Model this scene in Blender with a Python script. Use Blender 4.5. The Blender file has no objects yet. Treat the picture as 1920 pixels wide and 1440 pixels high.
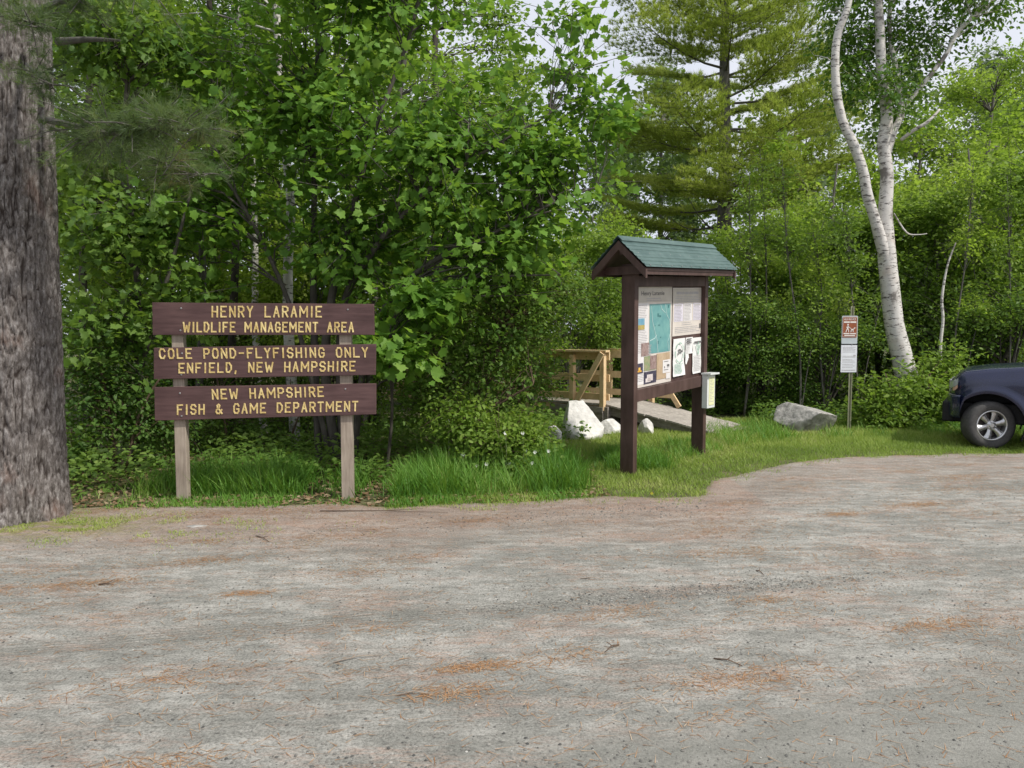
import bpy, bmesh, math, random
import numpy as np
from mathutils import Vector, Matrix
sc = bpy.context.scene
C = sc.collection
random.seed(7); RS = np.random.RandomState(11)
PI = math.pi; R = math.radians

# ------------------------------------------------------------ camera
F = 1442.0; CAMH = 1.7; PITCH = math.atan((720-622)/F)
cd = bpy.data.cameras.new('camera'); cam = bpy.data.objects.new('camera', cd); C.objects.link(cam)
cam.location = (0, 0, CAMH); cam.rotation_euler = (PI/2-PITCH, 0, 0)
cd.sensor_width = 36; cd.lens = 36*F/1920; cd.clip_end = 2000; cd.clip_start = 0.05
sc.camera = cam
CP, SP = math.cos(PITCH), math.sin(PITCH)
def ray(px, py):
    a = (px-960)/F; b = -(py-720)/F
    return Vector((a, CP+b*SP, -SP+b*CP))
def ground(px, py, z=0.0):
    d = ray(px, py); t = (z-CAMH)/d.z
    return Vector((0, 0, CAMH))+d*t
def at(px, py, Y):
    d = ray(px, py); return Vector((0, 0, CAMH))+d*(Y/d.y)
def onplane(px, py, P0, n):
    d = ray(px, py); o = Vector((0, 0, CAMH))
    return o+d*((P0-o).dot(n)/d.dot(n))

# ------------------------------------------------------------ world and sun
sundir = Vector((0.80, -0.52, 1.12)).normalized()
w = bpy.data.worlds.new('World'); sc.world = w; w.use_nodes = True
nt = w.node_tree; nt.nodes.clear()
out = nt.nodes.new('ShaderNodeOutputWorld'); bg = nt.nodes.new('ShaderNodeBackground')
sky = nt.nodes.new('ShaderNodeTexSky'); sky.sky_type = 'NISHITA'; sky.sun_disc = False
sky.sun_elevation = math.asin(sundir.z); sky.sun_rotation = math.atan2(sundir.x, sundir.y)
sky.dust_density = 3
bg.inputs[1].default_value = 0.1
nt.links.new(sky.outputs[0], bg.inputs[0])
bg2 = nt.nodes.new('ShaderNodeBackground')        # thin high cloud
tc = nt.nodes.new('ShaderNodeTexCoord'); cn = nt.nodes.new('ShaderNodeTexNoise'); cn.inputs['Scale'].default_value = 2.2
cn.inputs['Detail'].default_value = 6
cr = nt.nodes.new('ShaderNodeValToRGB')
cr.color_ramp.elements[0].color = (0.66, 0.70, 0.80, 1); cr.color_ramp.elements[1].color = (0.86, 0.87, 0.92, 1)
cr.color_ramp.elements[0].position = .35; cr.color_ramp.elements[1].position = .65
nt.links.new(tc.outputs['Generated'], cn.inputs['Vector']); nt.links.new(cn.outputs[0], cr.inputs[0])
nt.links.new(cr.outputs[0], bg2.inputs[0]); bg2.inputs[1].default_value = 1.22
mx = nt.nodes.new('ShaderNodeMixShader'); mx.inputs[0].default_value = 0.82
nt.links.new(bg.outputs[0], mx.inputs[1]); nt.links.new(bg2.outputs[0], mx.inputs[2]); nt.links.new(mx.outputs[0], out.inputs[0])
sl = bpy.data.lights.new('sun', 'SUN'); sl.energy = 4.0; sl.angle = R(2.5); sl.color = (1, .95, .86)
so = bpy.data.objects.new('sun', sl); C.objects.link(so); so.rotation_euler = sundir.to_track_quat('Z', 'Y').to_euler()
sc.view_settings.view_transform = 'Standard'; sc.view_settings.look = 'None'; sc.view_settings.exposure = 0
sc.cycles.max_bounces = 6; sc.cycles.diffuse_bounces = 3; sc.cycles.transmission_bounces = 4; sc.cycles.glossy_bounces = 2

# ------------------------------------------------------------ numpy noise
def _h(i, j, k, s):
    n = (i*374761393 + j*668265263 + k*2147483647 + s*974634777) & 0x7fffffff
    n = ((n ^ (n >> 13))*1274126177) & 0x7fffffff
    return ((n ^ (n >> 16)) & 0xffff)/65535.0
def vnoise(x, y, z, s=0):
    x = np.asarray(x, float); y = np.asarray(y, float)+0*x; z = np.asarray(z, float)+0*x
    xi = np.floor(x).astype(np.int64); yi = np.floor(y).astype(np.int64); zi = np.floor(z).astype(np.int64)
    fx, fy, fz = x-xi, y-yi, z-zi
    fx = fx*fx*(3-2*fx); fy = fy*fy*(3-2*fy); fz = fz*fz*(3-2*fz)
    r = 0
    for a in (0, 1):
        for b in (0, 1):
            for c in (0, 1):
                r = r+_h(xi+a, yi+b, zi+c, s)*(fx if a else 1-fx)*(fy if b else 1-fy)*(fz if c else 1-fz)
    return r
def fbm(x, y, z, o=4, s=0):
    r = 0; a = .5; t = 0
    for i in range(o):
        r = r+a*vnoise(x, y, z, s+i); t += a; a *= .5; x = x*2.03; y = y*2.03; z = z*2.03
    return r/t

# ------------------------------------------------------------ materials
M = {}
def newmat(name):
    m = bpy.data.materials.new(name); m.use_nodes = True; t = m.node_tree
    b = t.nodes['Principled BSDF']; return m, t, b
def lk(t, a, b): t.links.new(a, b)
def noise(t, vec, scale, detail=4, rough=.55):
    n = t.nodes.new('ShaderNodeTexNoise'); n.inputs['Scale'].default_value = scale
    n.inputs['Detail'].default_value = detail; n.inputs['Roughness'].default_value = rough
    lk(t, vec, n.inputs['Vector']); return n.outputs[0]
def mapping(t, scale=(1, 1, 1), rot=(0, 0, 0), coord='Object'):
    tcn = t.nodes.new('ShaderNodeTexCoord'); mp = t.nodes.new('ShaderNodeMapping')
    mp.inputs['Scale'].default_value = scale; mp.inputs['Rotation'].default_value = rot
    lk(t, tcn.outputs[coord], mp.inputs[0]); return mp.outputs[0]
def ramp(t, fac, stops):
    r = t.nodes.new('ShaderNodeValToRGB'); e = r.color_ramp.elements
    while len(e) < len(stops): e.new(.5)
    for i, (p, c) in enumerate(stops):
        e[i].position = p; e[i].color = (c, c, c, 1) if isinstance(c, (int, float)) else (*c, 1)
    lk(t, fac, r.inputs[0]); return r.outputs[0]
def mix(t, fac, a, b, mode='MIX'):
    m = t.nodes.new('ShaderNodeMix'); m.data_type = 'RGBA'; m.blend_type = mode
    for s, v in ((m.inputs[0], fac), (m.inputs[6], a), (m.inputs[7], b)):
        if isinstance(v, (int, float)): s.default_value = v
        elif isinstance(v, tuple): s.default_value = (*v, 1)
        else: lk(t, v, s)
    return m.outputs[2]
def math_(t, op, a, b=None, c=None):
    m = t.nodes.new('ShaderNodeMath'); m.operation = op
    for i, v in enumerate((a, b, c)):
        if v is None: continue
        if isinstance(v, (int, float)): m.inputs[i].default_value = v
        else: lk(t, v, m.inputs[i])
    return m.outputs[0]
def bump(t, b, h, strength=.3, dist=.01):
    n = t.nodes.new('ShaderNodeBump'); n.inputs['Strength'].default_value = strength; n.inputs['Distance'].default_value = dist
    lk(t, h, n.inputs['Height']); lk(t, n.outputs[0], b.inputs['Normal'])
def attr(t, name):
    a = t.nodes.new('ShaderNodeAttribute'); a.attribute_name = name; return a.outputs['Fac']
def surf(name, c1, c2, scale=8, stretch=(1, 1, 1), rough=.8, bs=.3, bd=.01, detail=6, spec=.3, metal=0):
    m, t, b = newmat(name); v = mapping(t, stretch); n = noise(t, v, scale, detail, .6)
    n2 = noise(t, mapping(t), scale*.23, 3)
    f = math_(t, 'ADD', math_(t, 'MULTIPLY', n, .6), math_(t, 'MULTIPLY', n2, .4))
    lk(t, ramp(t, f, [(.35, c1), (.65, c2)]), b.inputs['Base Color'])
    b.inputs['Roughness'].default_value = rough; b.inputs['Specular IOR Level'].default_value = spec; b.inputs['Metallic'].default_value = metal
    if bs: bump(t, b, n, bs, bd)
    M[name] = m; return m
def leafmat(name, cs, trans=.35, rough=.5, spec=.25):
    m, t, b = newmat(name)
    col = ramp(t, attr(t, 'lv'), [(i/(len(cs)-1), c) for i, c in enumerate(cs)])
    lk(t, col, b.inputs['Base Color']); b.inputs['Roughness'].default_value = rough; b.inputs['Specular IOR Level'].default_value = spec
    tr = t.nodes.new('ShaderNodeBsdfTranslucent')
    lk(t, mix(t, .5, col, (.30, .46, .03), 'MIX'), tr.inputs[0])
    ms = t.nodes.new('ShaderNodeMixShader'); ms.inputs[0].default_value = trans
    lk(t, b.outputs[0], ms.inputs[1]); lk(t, tr.outputs[0], ms.inputs[2]); lk(t, ms.outputs[0], t.nodes['Material Output'].inputs[0])
    M[name] = m; return m
leafmat('maple_leaf', [(.085, .19, .035), (.13, .27, .04), (.185, .35, .055), (.28, .44, .10)], .52)
leafmat('shrub_leaf', [(.07, .145, .032), (.12, .22, .042), (.18, .29, .06), (.27, .37, .10)], .48)
leafmat('dark_leaf', [(.04, .09, .022), (.07, .145, .032), (.115, .21, .045), (.18, .29, .065)], .42)
leafmat('far_haze_leaf', [(.07, .12, .05), (.11, .17, .07), (.16, .23, .09), (.23, .30, .13)], .4)  # lighter grey-green: distance haze put into the leaf colour
leafmat('yellow_leaf', [(.11, .20, .035), (.17, .28, .045), (.24, .36, .06), (.33, .44, .10)], .5)
leafmat('lime_glow_leaf', [(.20, .32, .045), (.29, .42, .06), (.38, .50, .08), (.48, .58, .14)], .58)  # lime green; the backlit sun glow behind the sign is put into this colour
leafmat('birch_leaf', [(.04, .10, .02), (.08, .18, .03), (.13, .25, .045), (.20, .34, .07)], .42)
leafmat('haze_grey_leaf', [(.12, .17, .12), (.18, .24, .16), (.25, .32, .21), (.34, .40, .28)])  # haze over the distant poplars is mixed into the leaf colour
leafmat('pine_needle', [(.20, .25, .06), (.36, .42, .085), (.50, .55, .13), (.62, .63, .20)], .58)
leafmat('near_needle', [(.05, .085, .045), (.085, .13, .055), (.14, .19, .08), (.27, .20, .085)], .3)
leafmat('grass_blade', [(.05, .15, .02), (.10, .25, .035), (.19, .36, .06), (.40, .44, .16)], .4)
leafmat('lawn_blade', [(.17, .26, .05), (.28, .39, .08), (.40, .48, .12), (.55, .52, .26)], .45)
leafmat('dead_needle', [(.24, .11, .05), (.36, .18, .08), (.46, .27, .15), (.55, .42, .30)], .1)
leafmat('dead_leaf', [(.13, .07, .04), (.2, .12, .07), (.28, .2, .13), (.38, .3, .2)], .1)
leafmat('pebble', [(.07, .07, .066), (.14, .137, .125), (.22, .21, .19), (.42, .41, .38)], 0)
surf('bark_dark', (.03, .026, .022), (.085, .075, .062), 20, (1, 1, .3), .9, .6)
surf('bark_mid', (.06, .053, .047), (.13, .118, .105), 18, (1, 1, .3), .9, .5)
surf('bark_grey', (.07, .065, .058), (.16, .15, .135), 16, (1, 1, .4), .9, .5)
surf('twig_brown', (.07, .045, .03), (.17, .12, .085), 20)
surf('sign_brown', (.058, .031, .031), (.125, .072, .070), 11, (.3, 1, 3.2), .6, .35, .004, detail=9)
surf('kiosk_brown', (.056, .032, .027), (.11, .068, .060), 12, (1, 1, .25), .5, .2, .004)
surf('sign_yellow', (.42, .28, .09), (.80, .66, .32), 42, (1, 1, 1), .6, .2, .002)
surf('post_wood', (.22, .18, .145), (.40, .34, .28), 18, (3, 3, .25), .85, .4, .004)
surf('new_lumber', (.60, .42, .23), (.80, .60, .37), 14, (1.2, 1.2, 1), .7, .2, .003)
surf('weathered_plank', (.26, .235, .21), (.46, .42, .375), 16, (1, 1, 1), .85, .3, .004)
surf('old_timber', (.16, .14, .125), (.33, .30, .27), 12, (1, 1, 3), .9, .4, .006)
surf('roof_metal', (.05, .095, .09), (.105, .165, .155), 7, (1, 1, 1), .38, .05, .002, spec=.5)
surf('roof_edge', (.04, .065, .06), (.07, .10, .09), 7, (1, 1, 1), .5, .1)
surf('galvanised', (.25, .25, .17), (.36, .36, .25), 20, (1, 1, .3), .5, .1, .001, metal=.25)
surf('bolt_steel', (.3, .3, .3), (.5, .5, .5), 60, rough=.4, metal=.8)
surf('paper', (.72, .72, .70), (.80, .80, .79), 9, rough=.6, bs=.1)
surf('poster_paper', (.60, .55, .50), (.72, .66, .60), 5, rough=.35, bs=0, spec=.5)
surf('poster_band', (.46, .43, .37), (.58, .54, .48), 7, rough=.35, bs=0)
surf('poster_white', (.66, .64, .64), (.76, .74, .74), 7, rough=.35, bs=0)
surf('lilac_paper', (.60, .57, .68), (.72, .69, .76), 7, rough=.35, bs=0)
surf('ink', (.10, .10, .10), (.17, .16, .16), 60, rough=.6, bs=0)
surf('faint_ink', (.38, .37, .38), (.48, .46, .46), 60, rough=.6, bs=0)
surf('green_ink', (.22, .42, .33), (.36, .55, .45), 60, rough=.6, bs=0)
surf('map_line', (.40, .60, .60), (.60, .70, .68), 30, rough=.4, bs=0)
surf('map_dark', (.05, .16, .17), (.08, .22, .22), 30, rough=.4, bs=0)
surf('map_teal', (.095, .27, .29), (.19, .40, .38), 9, rough=.3, bs=0, spec=.5)
surf('photo_sky', (.10, .28, .42), (.25, .42, .5), 20, rough=.35, bs=0)
surf('photo_field', (.35, .27, .08), (.5, .4, .14), 40, rough=.35, bs=0)
surf('photo_bark', (.20, .13, .12), (.42, .32, .30), 40, rough=.35, bs=0)
surf('photo_green', (.16, .28, .13), (.40, .33, .22), 30, rough=.35, bs=0)
surf('photo_dark', (.03, .03, .05), (.09, .08, .12), 30, rough=.35, bs=0)
surf('photo_orange', (.75, .35, .05), (.85, .55, .12), 30, rough=.35, bs=0)
surf('photo_tan', (.38, .27, .17), (.55, .43, .30), 30, (2, 2, .5), rough=.35, bs=0)
surf('photo_pale', (.5, .44, .42), (.72, .66, .66), 30, rough=.35, bs=0)
surf('box_white', (.62, .65, .64), (.74, .76, .74), 7, rough=.35, bs=0, spec=.5)
surf('brochure_yellow', (.66, .68, .36), (.76, .77, .5), 30, rough=.6, bs=0)
surf('park_brown', (.25, .075, .035), (.33, .11, .05), 12, rough=.4, bs=0)
surf('plate_grey', (.42, .47, .50), (.55, .6, .62), 12, rough=.4, bs=0)
surf('plate_white', (.68, .70, .76), (.78, .80, .84), 12, rough=.45, bs=0)
surf('sign_white', (.72, .66, .62), (.82, .78, .74), 20, rough=.4, bs=0)
surf('granite', (.17, .165, .155), (.52, .50, .47), 11, (1, 1, 1), .9, .9, .03, detail=10)
surf('pale_granite', (.48, .47, .45), (.78, .76, .73), 9, (1, 1, 1), .9, .8, .03, detail=10)
surf('tyre_rubber', (.045, .044, .045), (.085, .082, .080), 30, rough=.8, bs=.2)
surf('black_plastic', (.008, .008, .010), (.02, .02, .022), 30, rough=.6, bs=.1)
surf('chrome', (.45, .45, .46), (.6, .6, .6), 10, rough=.32, metal=.85, bs=0)
surf('rotor', (.06, .05, .05), (.1, .09, .08), 10, rough=.5, metal=.5, bs=0)
surf('petal_white', (.75, .76, .72), (.85, .85, .8), 20, rough=.6, bs=0)
surf('petal_yellow', (.75, .55, .03), (.85, .65, .06), 20, rough=.6, bs=0)
def _paint():
    m, t, b = newmat('car_paint'); n = noise(t, mapping(t), 3, 5)
    lk(t, ramp(t, n, [(.3, (.008, .012, .042)), (.7, (.013, .018, .06))]), b.inputs['Base Color'])
    r = ramp(t, noise(t, mapping(t), 25, 5), [(.3, .22), (.7, .38)]); lk(t, r, b.inputs['Roughness'])
    b.inputs['Coat Weight'].default_value = .6; b.inputs['Coat Roughness'].default_value = .12; b.inputs['Metallic'].default_value = .2
    M['car_paint'] = m
    m, t, b = newmat('window_glass'); b.inputs['Base Color'].default_value = (.02, .025, .03, 1); b.inputs['Roughness'].default_value = .05
    M['window_glass'] = m
    m, t, b = newmat('lamp_glass'); b.inputs['Base Color'].default_value = (.55, .58, .62, 1); b.inputs['Roughness'].default_value = .12
    b.inputs['Metallic'].default_value = .3; M['lamp_glass'] = m
    m, t, b = newmat('amber_glass'); b.inputs['Base Color'].default_value = (.62, .38, .30, 1); b.inputs['Roughness'].default_value = .15
    M['amber_glass'] = m
_paint()
def _birchbark():
    m, t, b = newmat('birch_bark')
    v = mapping(t, (1, 1, 4.0)); n = noise(t, v, 6.5, 7, .70)
    n2 = noise(t, mapping(t, (1, 1, 1)), 2.2, 5, .6); n3 = noise(t, mapping(t, (1, 1, 2)), 28, 3)
    base = ramp(t, n2, [(.3, (.42, .39, .36)), (.55, (.66, .64, .61)), (.7, (.56, .50, .45))])
    f = ramp(t, n, [(.41, 1), (.455, 0)])
    dk = ramp(t, n2, [(.385, 1), (.44, 0)])
    c = mix(t, f, base, (.07, .06, .055)); c = mix(t, math_(t, 'MULTIPLY', dk, .85), c, (.11, .095, .085))
    c = mix(t, math_(t, 'MULTIPLY', n3, .25), c, (.3, .27, .25))
    lk(t, c, b.inputs['Base Color']); b.inputs['Roughness'].default_value = .7
    bump(t, b, math_(t, 'ADD', n, n3), .4, .008); M['birch_bark'] = m
    m, t, b = newmat('pine_bark')
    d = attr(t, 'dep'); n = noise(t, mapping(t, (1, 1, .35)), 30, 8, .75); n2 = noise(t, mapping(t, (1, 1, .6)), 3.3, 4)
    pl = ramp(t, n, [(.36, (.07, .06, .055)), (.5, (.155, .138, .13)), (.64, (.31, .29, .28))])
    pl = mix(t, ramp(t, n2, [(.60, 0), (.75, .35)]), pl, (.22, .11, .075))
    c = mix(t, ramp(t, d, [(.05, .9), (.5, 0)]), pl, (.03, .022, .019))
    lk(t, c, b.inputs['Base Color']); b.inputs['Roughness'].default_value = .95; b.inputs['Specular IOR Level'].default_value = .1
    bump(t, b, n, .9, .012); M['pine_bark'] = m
_birchbark()
ROTV = -math.atan(.24)
def _groundmats():
    m, t, b = newmat('dirt_lot')
    vs = mapping(t, (.36, 1, 1), (0, 0, ROTV)); vo = mapping(t)
    e = attr(t, 'edge'); tr = attr(t, 'track'); sm = attr(t, 'smooth')
    big = noise(t, vs, 1.1, 7, .7); mid = noise(t, vs, 9, 8, .75); fine = noise(t, vo, 75, 5, .8); fine2 = noise(t, vo, 260, 2, .6)
    base = ramp(t, math_(t, 'ADD', math_(t, 'MULTIPLY', big, .4), math_(t, 'MULTIPLY', mid, .6)),
                [(.40, (.20, .199, .180)), (.49, (.268, .264, .240)), (.585, (.39, .38, .35))])
    base = mix(t, math_(t, 'MULTIPLY', sm, .7), base, (.222, .221, .198))
    pink = ramp(t, noise(t, vs, 4, 6, .7), [(.35, (.23, .15, .115)), (.55, (.33, .245, .20)), (.7, (.40, .33, .28))])
    base = mix(t, math_(t, 'MULTIPLY', e, .62), base, pink)
    # scattered reddish needle dust
    nd = ramp(t, noise(t, vs, 3.1, 7, .72), [(.49, 0), (.62, 1)])
    nf = ramp(t, noise(t, mapping(t, (.5, 2.2, 1), (0, 0, ROTV)), 34, 5, .75), [(.42, 0), (.60, 1)])
    base = mix(t, math_(t, 'MULTIPLY', math_(t, 'MULTIPLY', nd, nf), math_(t, 'MULTIPLY', math_(t, 'SUBTRACT', 1, sm), .45)), base, (.42, .23, .155))
    ms = ramp(t, attr(t, 'moss'), [(.3, 0), (.8, .8)]); mn = ramp(t, noise(t, vo, 12, 5, .7), [(.42, 0), (.55, 1)])
    base = mix(t, math_(t, 'MULTIPLY', ms, mn), base, (.22, .22, .07))
    # tyre track : darker packed band with tread ribs
    wv = t.nodes.new('ShaderNodeTexWave'); wv.wave_type = 'BANDS'; wv.bands_direction = 'Y'; wv.inputs['Scale'].default_value = 9
    wv.inputs['Distortion'].default_value = .6; lk(t, mapping(t, (1, 1, 1), (0, 0, ROTV)), wv.inputs['Vector'])
    rib = math_(t, 'MULTIPLY', tr, math_(t, 'ADD', .25, math_(t, 'MULTIPLY', wv.outputs['Fac'], .35)))
    base = mix(t, rib, base, (.165, .162, .142))
    sp = ramp(t, fine, [(.36, .55), (.50, 1.0), (.64, 1.32)])
    base = mix(t, math_(t, 'SUBTRACT', 1, math_(t, 'MULTIPLY', sm, .5)), base, mix(t, 1.0, base, sp, 'MULTIPLY'))
    vor = t.nodes.new('ShaderNodeTexVoronoi'); vor.inputs['Scale'].default_value = 55; lk(t, vo, vor.inputs['Vector'])
    st = ramp(t, vor.outputs['Distance'], [(.10, 1), (.2, 0)]); msk = ramp(t, noise(t, vo, 5, 4), [(.5, 0), (.62, 1)])
    base = mix(t, math_(t, 'MULTIPLY', math_(t, 'MULTIPLY', st, msk), .55), base, (.13, .13, .12))
    lk(t, base, b.inputs['Base Color']); b.inputs['Roughness'].default_value = .95; b.inputs['Specular IOR Level'].default_value = .15
    h = math_(t, 'ADD', math_(t, 'MULTIPLY', fine, .6), math_(t, 'ADD', math_(t, 'MULTIPLY', fine2, .3), math_(t, 'MULTIPLY', mid, .8)))
    h = math_(t, 'SUBTRACT', h, math_(t, 'MULTIPLY', rib, .5))
    bump(t, b, h, .7, .02); M['dirt_lot'] = m
    m, t, b = newmat('soil'); vo = mapping(t)
    c = ramp(t, noise(t, vo, 3, 8, .7), [(.35, (.045, .05, .02)), (.5, (.09, .095, .035)), (.65, (.15, .13, .065))])
    lk(t, c, b.inputs['Base Color']); b.inputs['Roughness'].default_value = 1; bump(t, b, noise(t, vo, 20, 6), .8, .04); M['soil'] = m
_groundmats()

# ------------------------------------------------------------ object helpers
def link(name, me, mt, parent=None, loc=(0, 0, 0)):
    o = bpy.data.objects.new(name, me); C.objects.link(o); o.parent = parent
    if mt and len(me.materials) == 0: me.materials.append(M[mt])
    o.location = loc; return o
def tag(o, label=None, cat=None, group=None, kind=None):
    if label: o['label'] = label
    if cat: o['category'] = cat
    if group: o['group'] = group
    if kind: o['kind'] = kind
    return o
def thing(name, label, cat, loc=(0, 0, 0), rz=0, group=None):
    o = bpy.data.objects.new(name, None); C.objects.link(o); o.location = loc; o.rotation_euler = (0, 0, rz)
    o.empty_display_size = .2
    return tag(o, label, cat, group)
class MB:
    def __init__(s, off=(0, 0, 0)): s.v = []; s.f = []; s.off = Vector(off)
    def add(s, vs, fs):
        n = len(s.v); s.v += [Vector(p)-s.off for p in vs]; s.f += [[i+n for i in f] for f in fs]
    def hexa(s, p):   # 8 points: bottom 4 ccw, top 4 ccw
        s.add(p, [(3, 2, 1, 0), (4, 5, 6, 7), (0, 1, 5, 4), (1, 2, 6, 5), (2, 3, 7, 6), (3, 0, 4, 7)])
    def box(s, c, sx, sy, sz, ax=None):
        c = Vector(c); X, Y, Z = ax if ax else (Vector((1, 0, 0)), Vector((0, 1, 0)), Vector((0, 0, 1)))
        s.hexa([c+X*(a*sx/2)+Y*(b*sy/2)+Z*(d*sz/2) for d in (-1, 1) for a, b in ((-1, -1), (1, -1), (1, 1), (-1, 1))])
    def bar(s, a, b, wd, th, side=Vector((0, 0, 1))):   # beam from a to b, width along side
        a = Vector(a); b = Vector(b); d = (b-a); L = d.length; d.normalize()
        n = d.cross(side).normalized(); u = n.cross(d)
        s.box((a+b)/2, L, th, wd, (d, n, u))
    def tube(s, pts, rad, n=8, cap=True):
        pts = [Vector(p) for p in pts]; m = len(pts); rings = []
        up = Vector((.3, .9, .1))
        for i, p in enumerate(pts):
            d = (pts[min(i+1, m-1)]-pts[max(i-1, 0)]).normalized()
            x = d.cross(up)
            if x.length < .1: x = d.cross(Vector((1, 0, 0)))
            x.normalize(); y = d.cross(x)
            rings.append([p+(x*math.cos(2*PI*k/n)+y*math.sin(2*PI*k/n))*rad[i] for k in range(n)])
        vs = [q for r in rings for q in r]
        fs = [(i*n+k, i*n+(k+1) % n, (i+1)*n+(k+1) % n, (i+1)*n+k) for i in range(m-1) for k in range(n)]
        if cap: fs += [tuple(range((m-1)*n, m*n)), tuple(range(n-1, -1, -1))]
        s.add(vs, fs)
    def lathe(s, c, axis, prof, n=32, ref=Vector((0, 0, 1))):   # prof: (radius, offset along axis)
        axis = Vector(axis).normalized(); x = axis.cross(ref).normalized(); y = axis.cross(x); c = Vector(c)
        vs = [c+axis*o+(x*math.cos(2*PI*k/n)+y*math.sin(2*PI*k/n))*r for r, o in prof for k in range(n)]
        s.add(vs, [(i*n+k, i*n+(k+1) % n, (i+1)*n+(k+1) % n, (i+1)*n+k) for i in range(len(prof)-1) for k in range(n)])
    def build(s, name, mt, parent=None, smooth=False, bevel=0, fixn=True):
        me = bpy.data.meshes.new(name); me.from_pydata([tuple(v) for v in s.v], [], s.f)
        if fixn or bevel:
            bm = bmesh.new(); bm.from_mesh(me); bmesh.ops.recalc_face_normals(bm, faces=bm.faces)
            if bevel: bmesh.ops.bevel(bm, geom=bm.edges[:], offset=bevel, segments=2, affect='EDGES', profile=.5)
            bm.to_mesh(me); bm.free()
        if smooth: me.shade_smooth()
        return link(name, me, mt, parent)
def smoothpath(ctrl, n=5):   # catmull-rom over (Vector, radius)
    out_p, out_r = [], []
    P = [Vector(c[0]) for c in ctrl]; r = [c[1] for c in ctrl]
    for i in range(len(P)-1):
        p0 = P[max(i-1, 0)]; p1 = P[i]; p2 = P[i+1]; p3 = P[min(i+2, len(P)-1)]
        for k in range(n):
            t = k/n
            out_p.append(.5*((2*p1)+(p2-p0)*t+(2*p0-5*p1+4*p2-p3)*t*t+(3*p1-p0-3*p2+p3)*t**3)); out_r.append(r[i]*(1-t)+r[i+1]*t)
    out_p.append(P[-1]); out_r.append(r[-1]); return out_p, out_r

# ------------------------------------------------------------ leaves
def T_(v, f): return np.array(v, float), np.array(f, int)
_o = [(0, 0), (.16, -.07), (.40, .02), (.36, .22), (.60, .46), (.38, .54), (.30, .72), (.16, .74), (0, 1.0)]
_o = _o+[(-x, y) for x, y in _o[-2:0:-1]]
MAPLE = T_([(0, .36, 0)]+[(x, y, .22*abs(x)*(1 if x > 0 else .5)-.20*y*y) for x, y in _o], [(0, 1+i, 1+(i+1) % len(_o)) for i in range(len(_o))])
OVAL = T_([(0, 0, 0), (.27, .3, .07), (.22, .68, .05), (0, 1, -.08), (-.22, .68, .05), (-.27, .3, .07), (0, .5, 0)],
          [(0, 1, 6), (1, 2, 6), (2, 3, 6), (3, 4, 6), (4, 5, 6), (5, 0, 6)])
DIAM = T_([(0, 0, 0), (.34, .42, .08), (0, 1, -.05), (-.34, .42, .08)], [(0, 1, 2), (0, 2, 3)])
NEEDLE = T_([(-.5, 0, 0), (.5, 0, 0), (0, 1, 0)], [(0, 1, 2)])
BLADE = T_([(-.5, 0, 0), (.5, 0, 0), (.36, .5, .07), (-.36, .5, .07), (0, 1, .30)], [(0, 1, 2), (0, 2, 3), (3, 2, 4)])
def norm(a): return a/np.maximum(np.linalg.norm(a, axis=-1, keepdims=True), 1e-9)
def leafmesh(name, tmpl, P, D, N, S, lv, W=None):
    """P base points, D leaf axis, N approx normal, S length, W width factor"""
    tv, tf = tmpl; P = np.asarray(P); D = norm(np.asarray(D)); X = norm(np.cross(D, N)); N = np.cross(X, D)
    S = np.asarray(S)[:, None]; W = S if W is None else np.asarray(W)[:, None]
    n = len(P); k = len(tv)
    V = (P[:, None, :]+(tv[None, :, 0, None]*X[:, None, :])*W[:, None, :]+(tv[None, :, 1, None]*D[:, None, :])*S[:, None, :]
         + (tv[None, :, 2, None]*N[:, None, :])*S[:, None, :]).reshape(-1, 3)
    Fc = (tf[None]+(np.arange(n)*k)[:, None, None]).reshape(-1)
    me = bpy.data.meshes.new(name); me.vertices.add(len(V)); me.vertices.foreach_set('co', V.ravel())
    nf = n*len(tf); me.loops.add(nf*3); me.loops.foreach_set('vertex_index', Fc.astype(np.int32))
    me.polygons.add(nf); me.polygons.foreach_set('loop_start', (np.arange(nf)*3).astype(np.int32))
    me.polygons.foreach_set('loop_total', np.full(nf, 3, np.int32))
    me.update(calc_edges=True)
    a = me.attributes.new('lv', 'FLOAT', 'POINT'); a.data.foreach_set('value', np.repeat(np.clip(lv, 0, 1), k).astype(np.float32))
    return me

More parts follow.
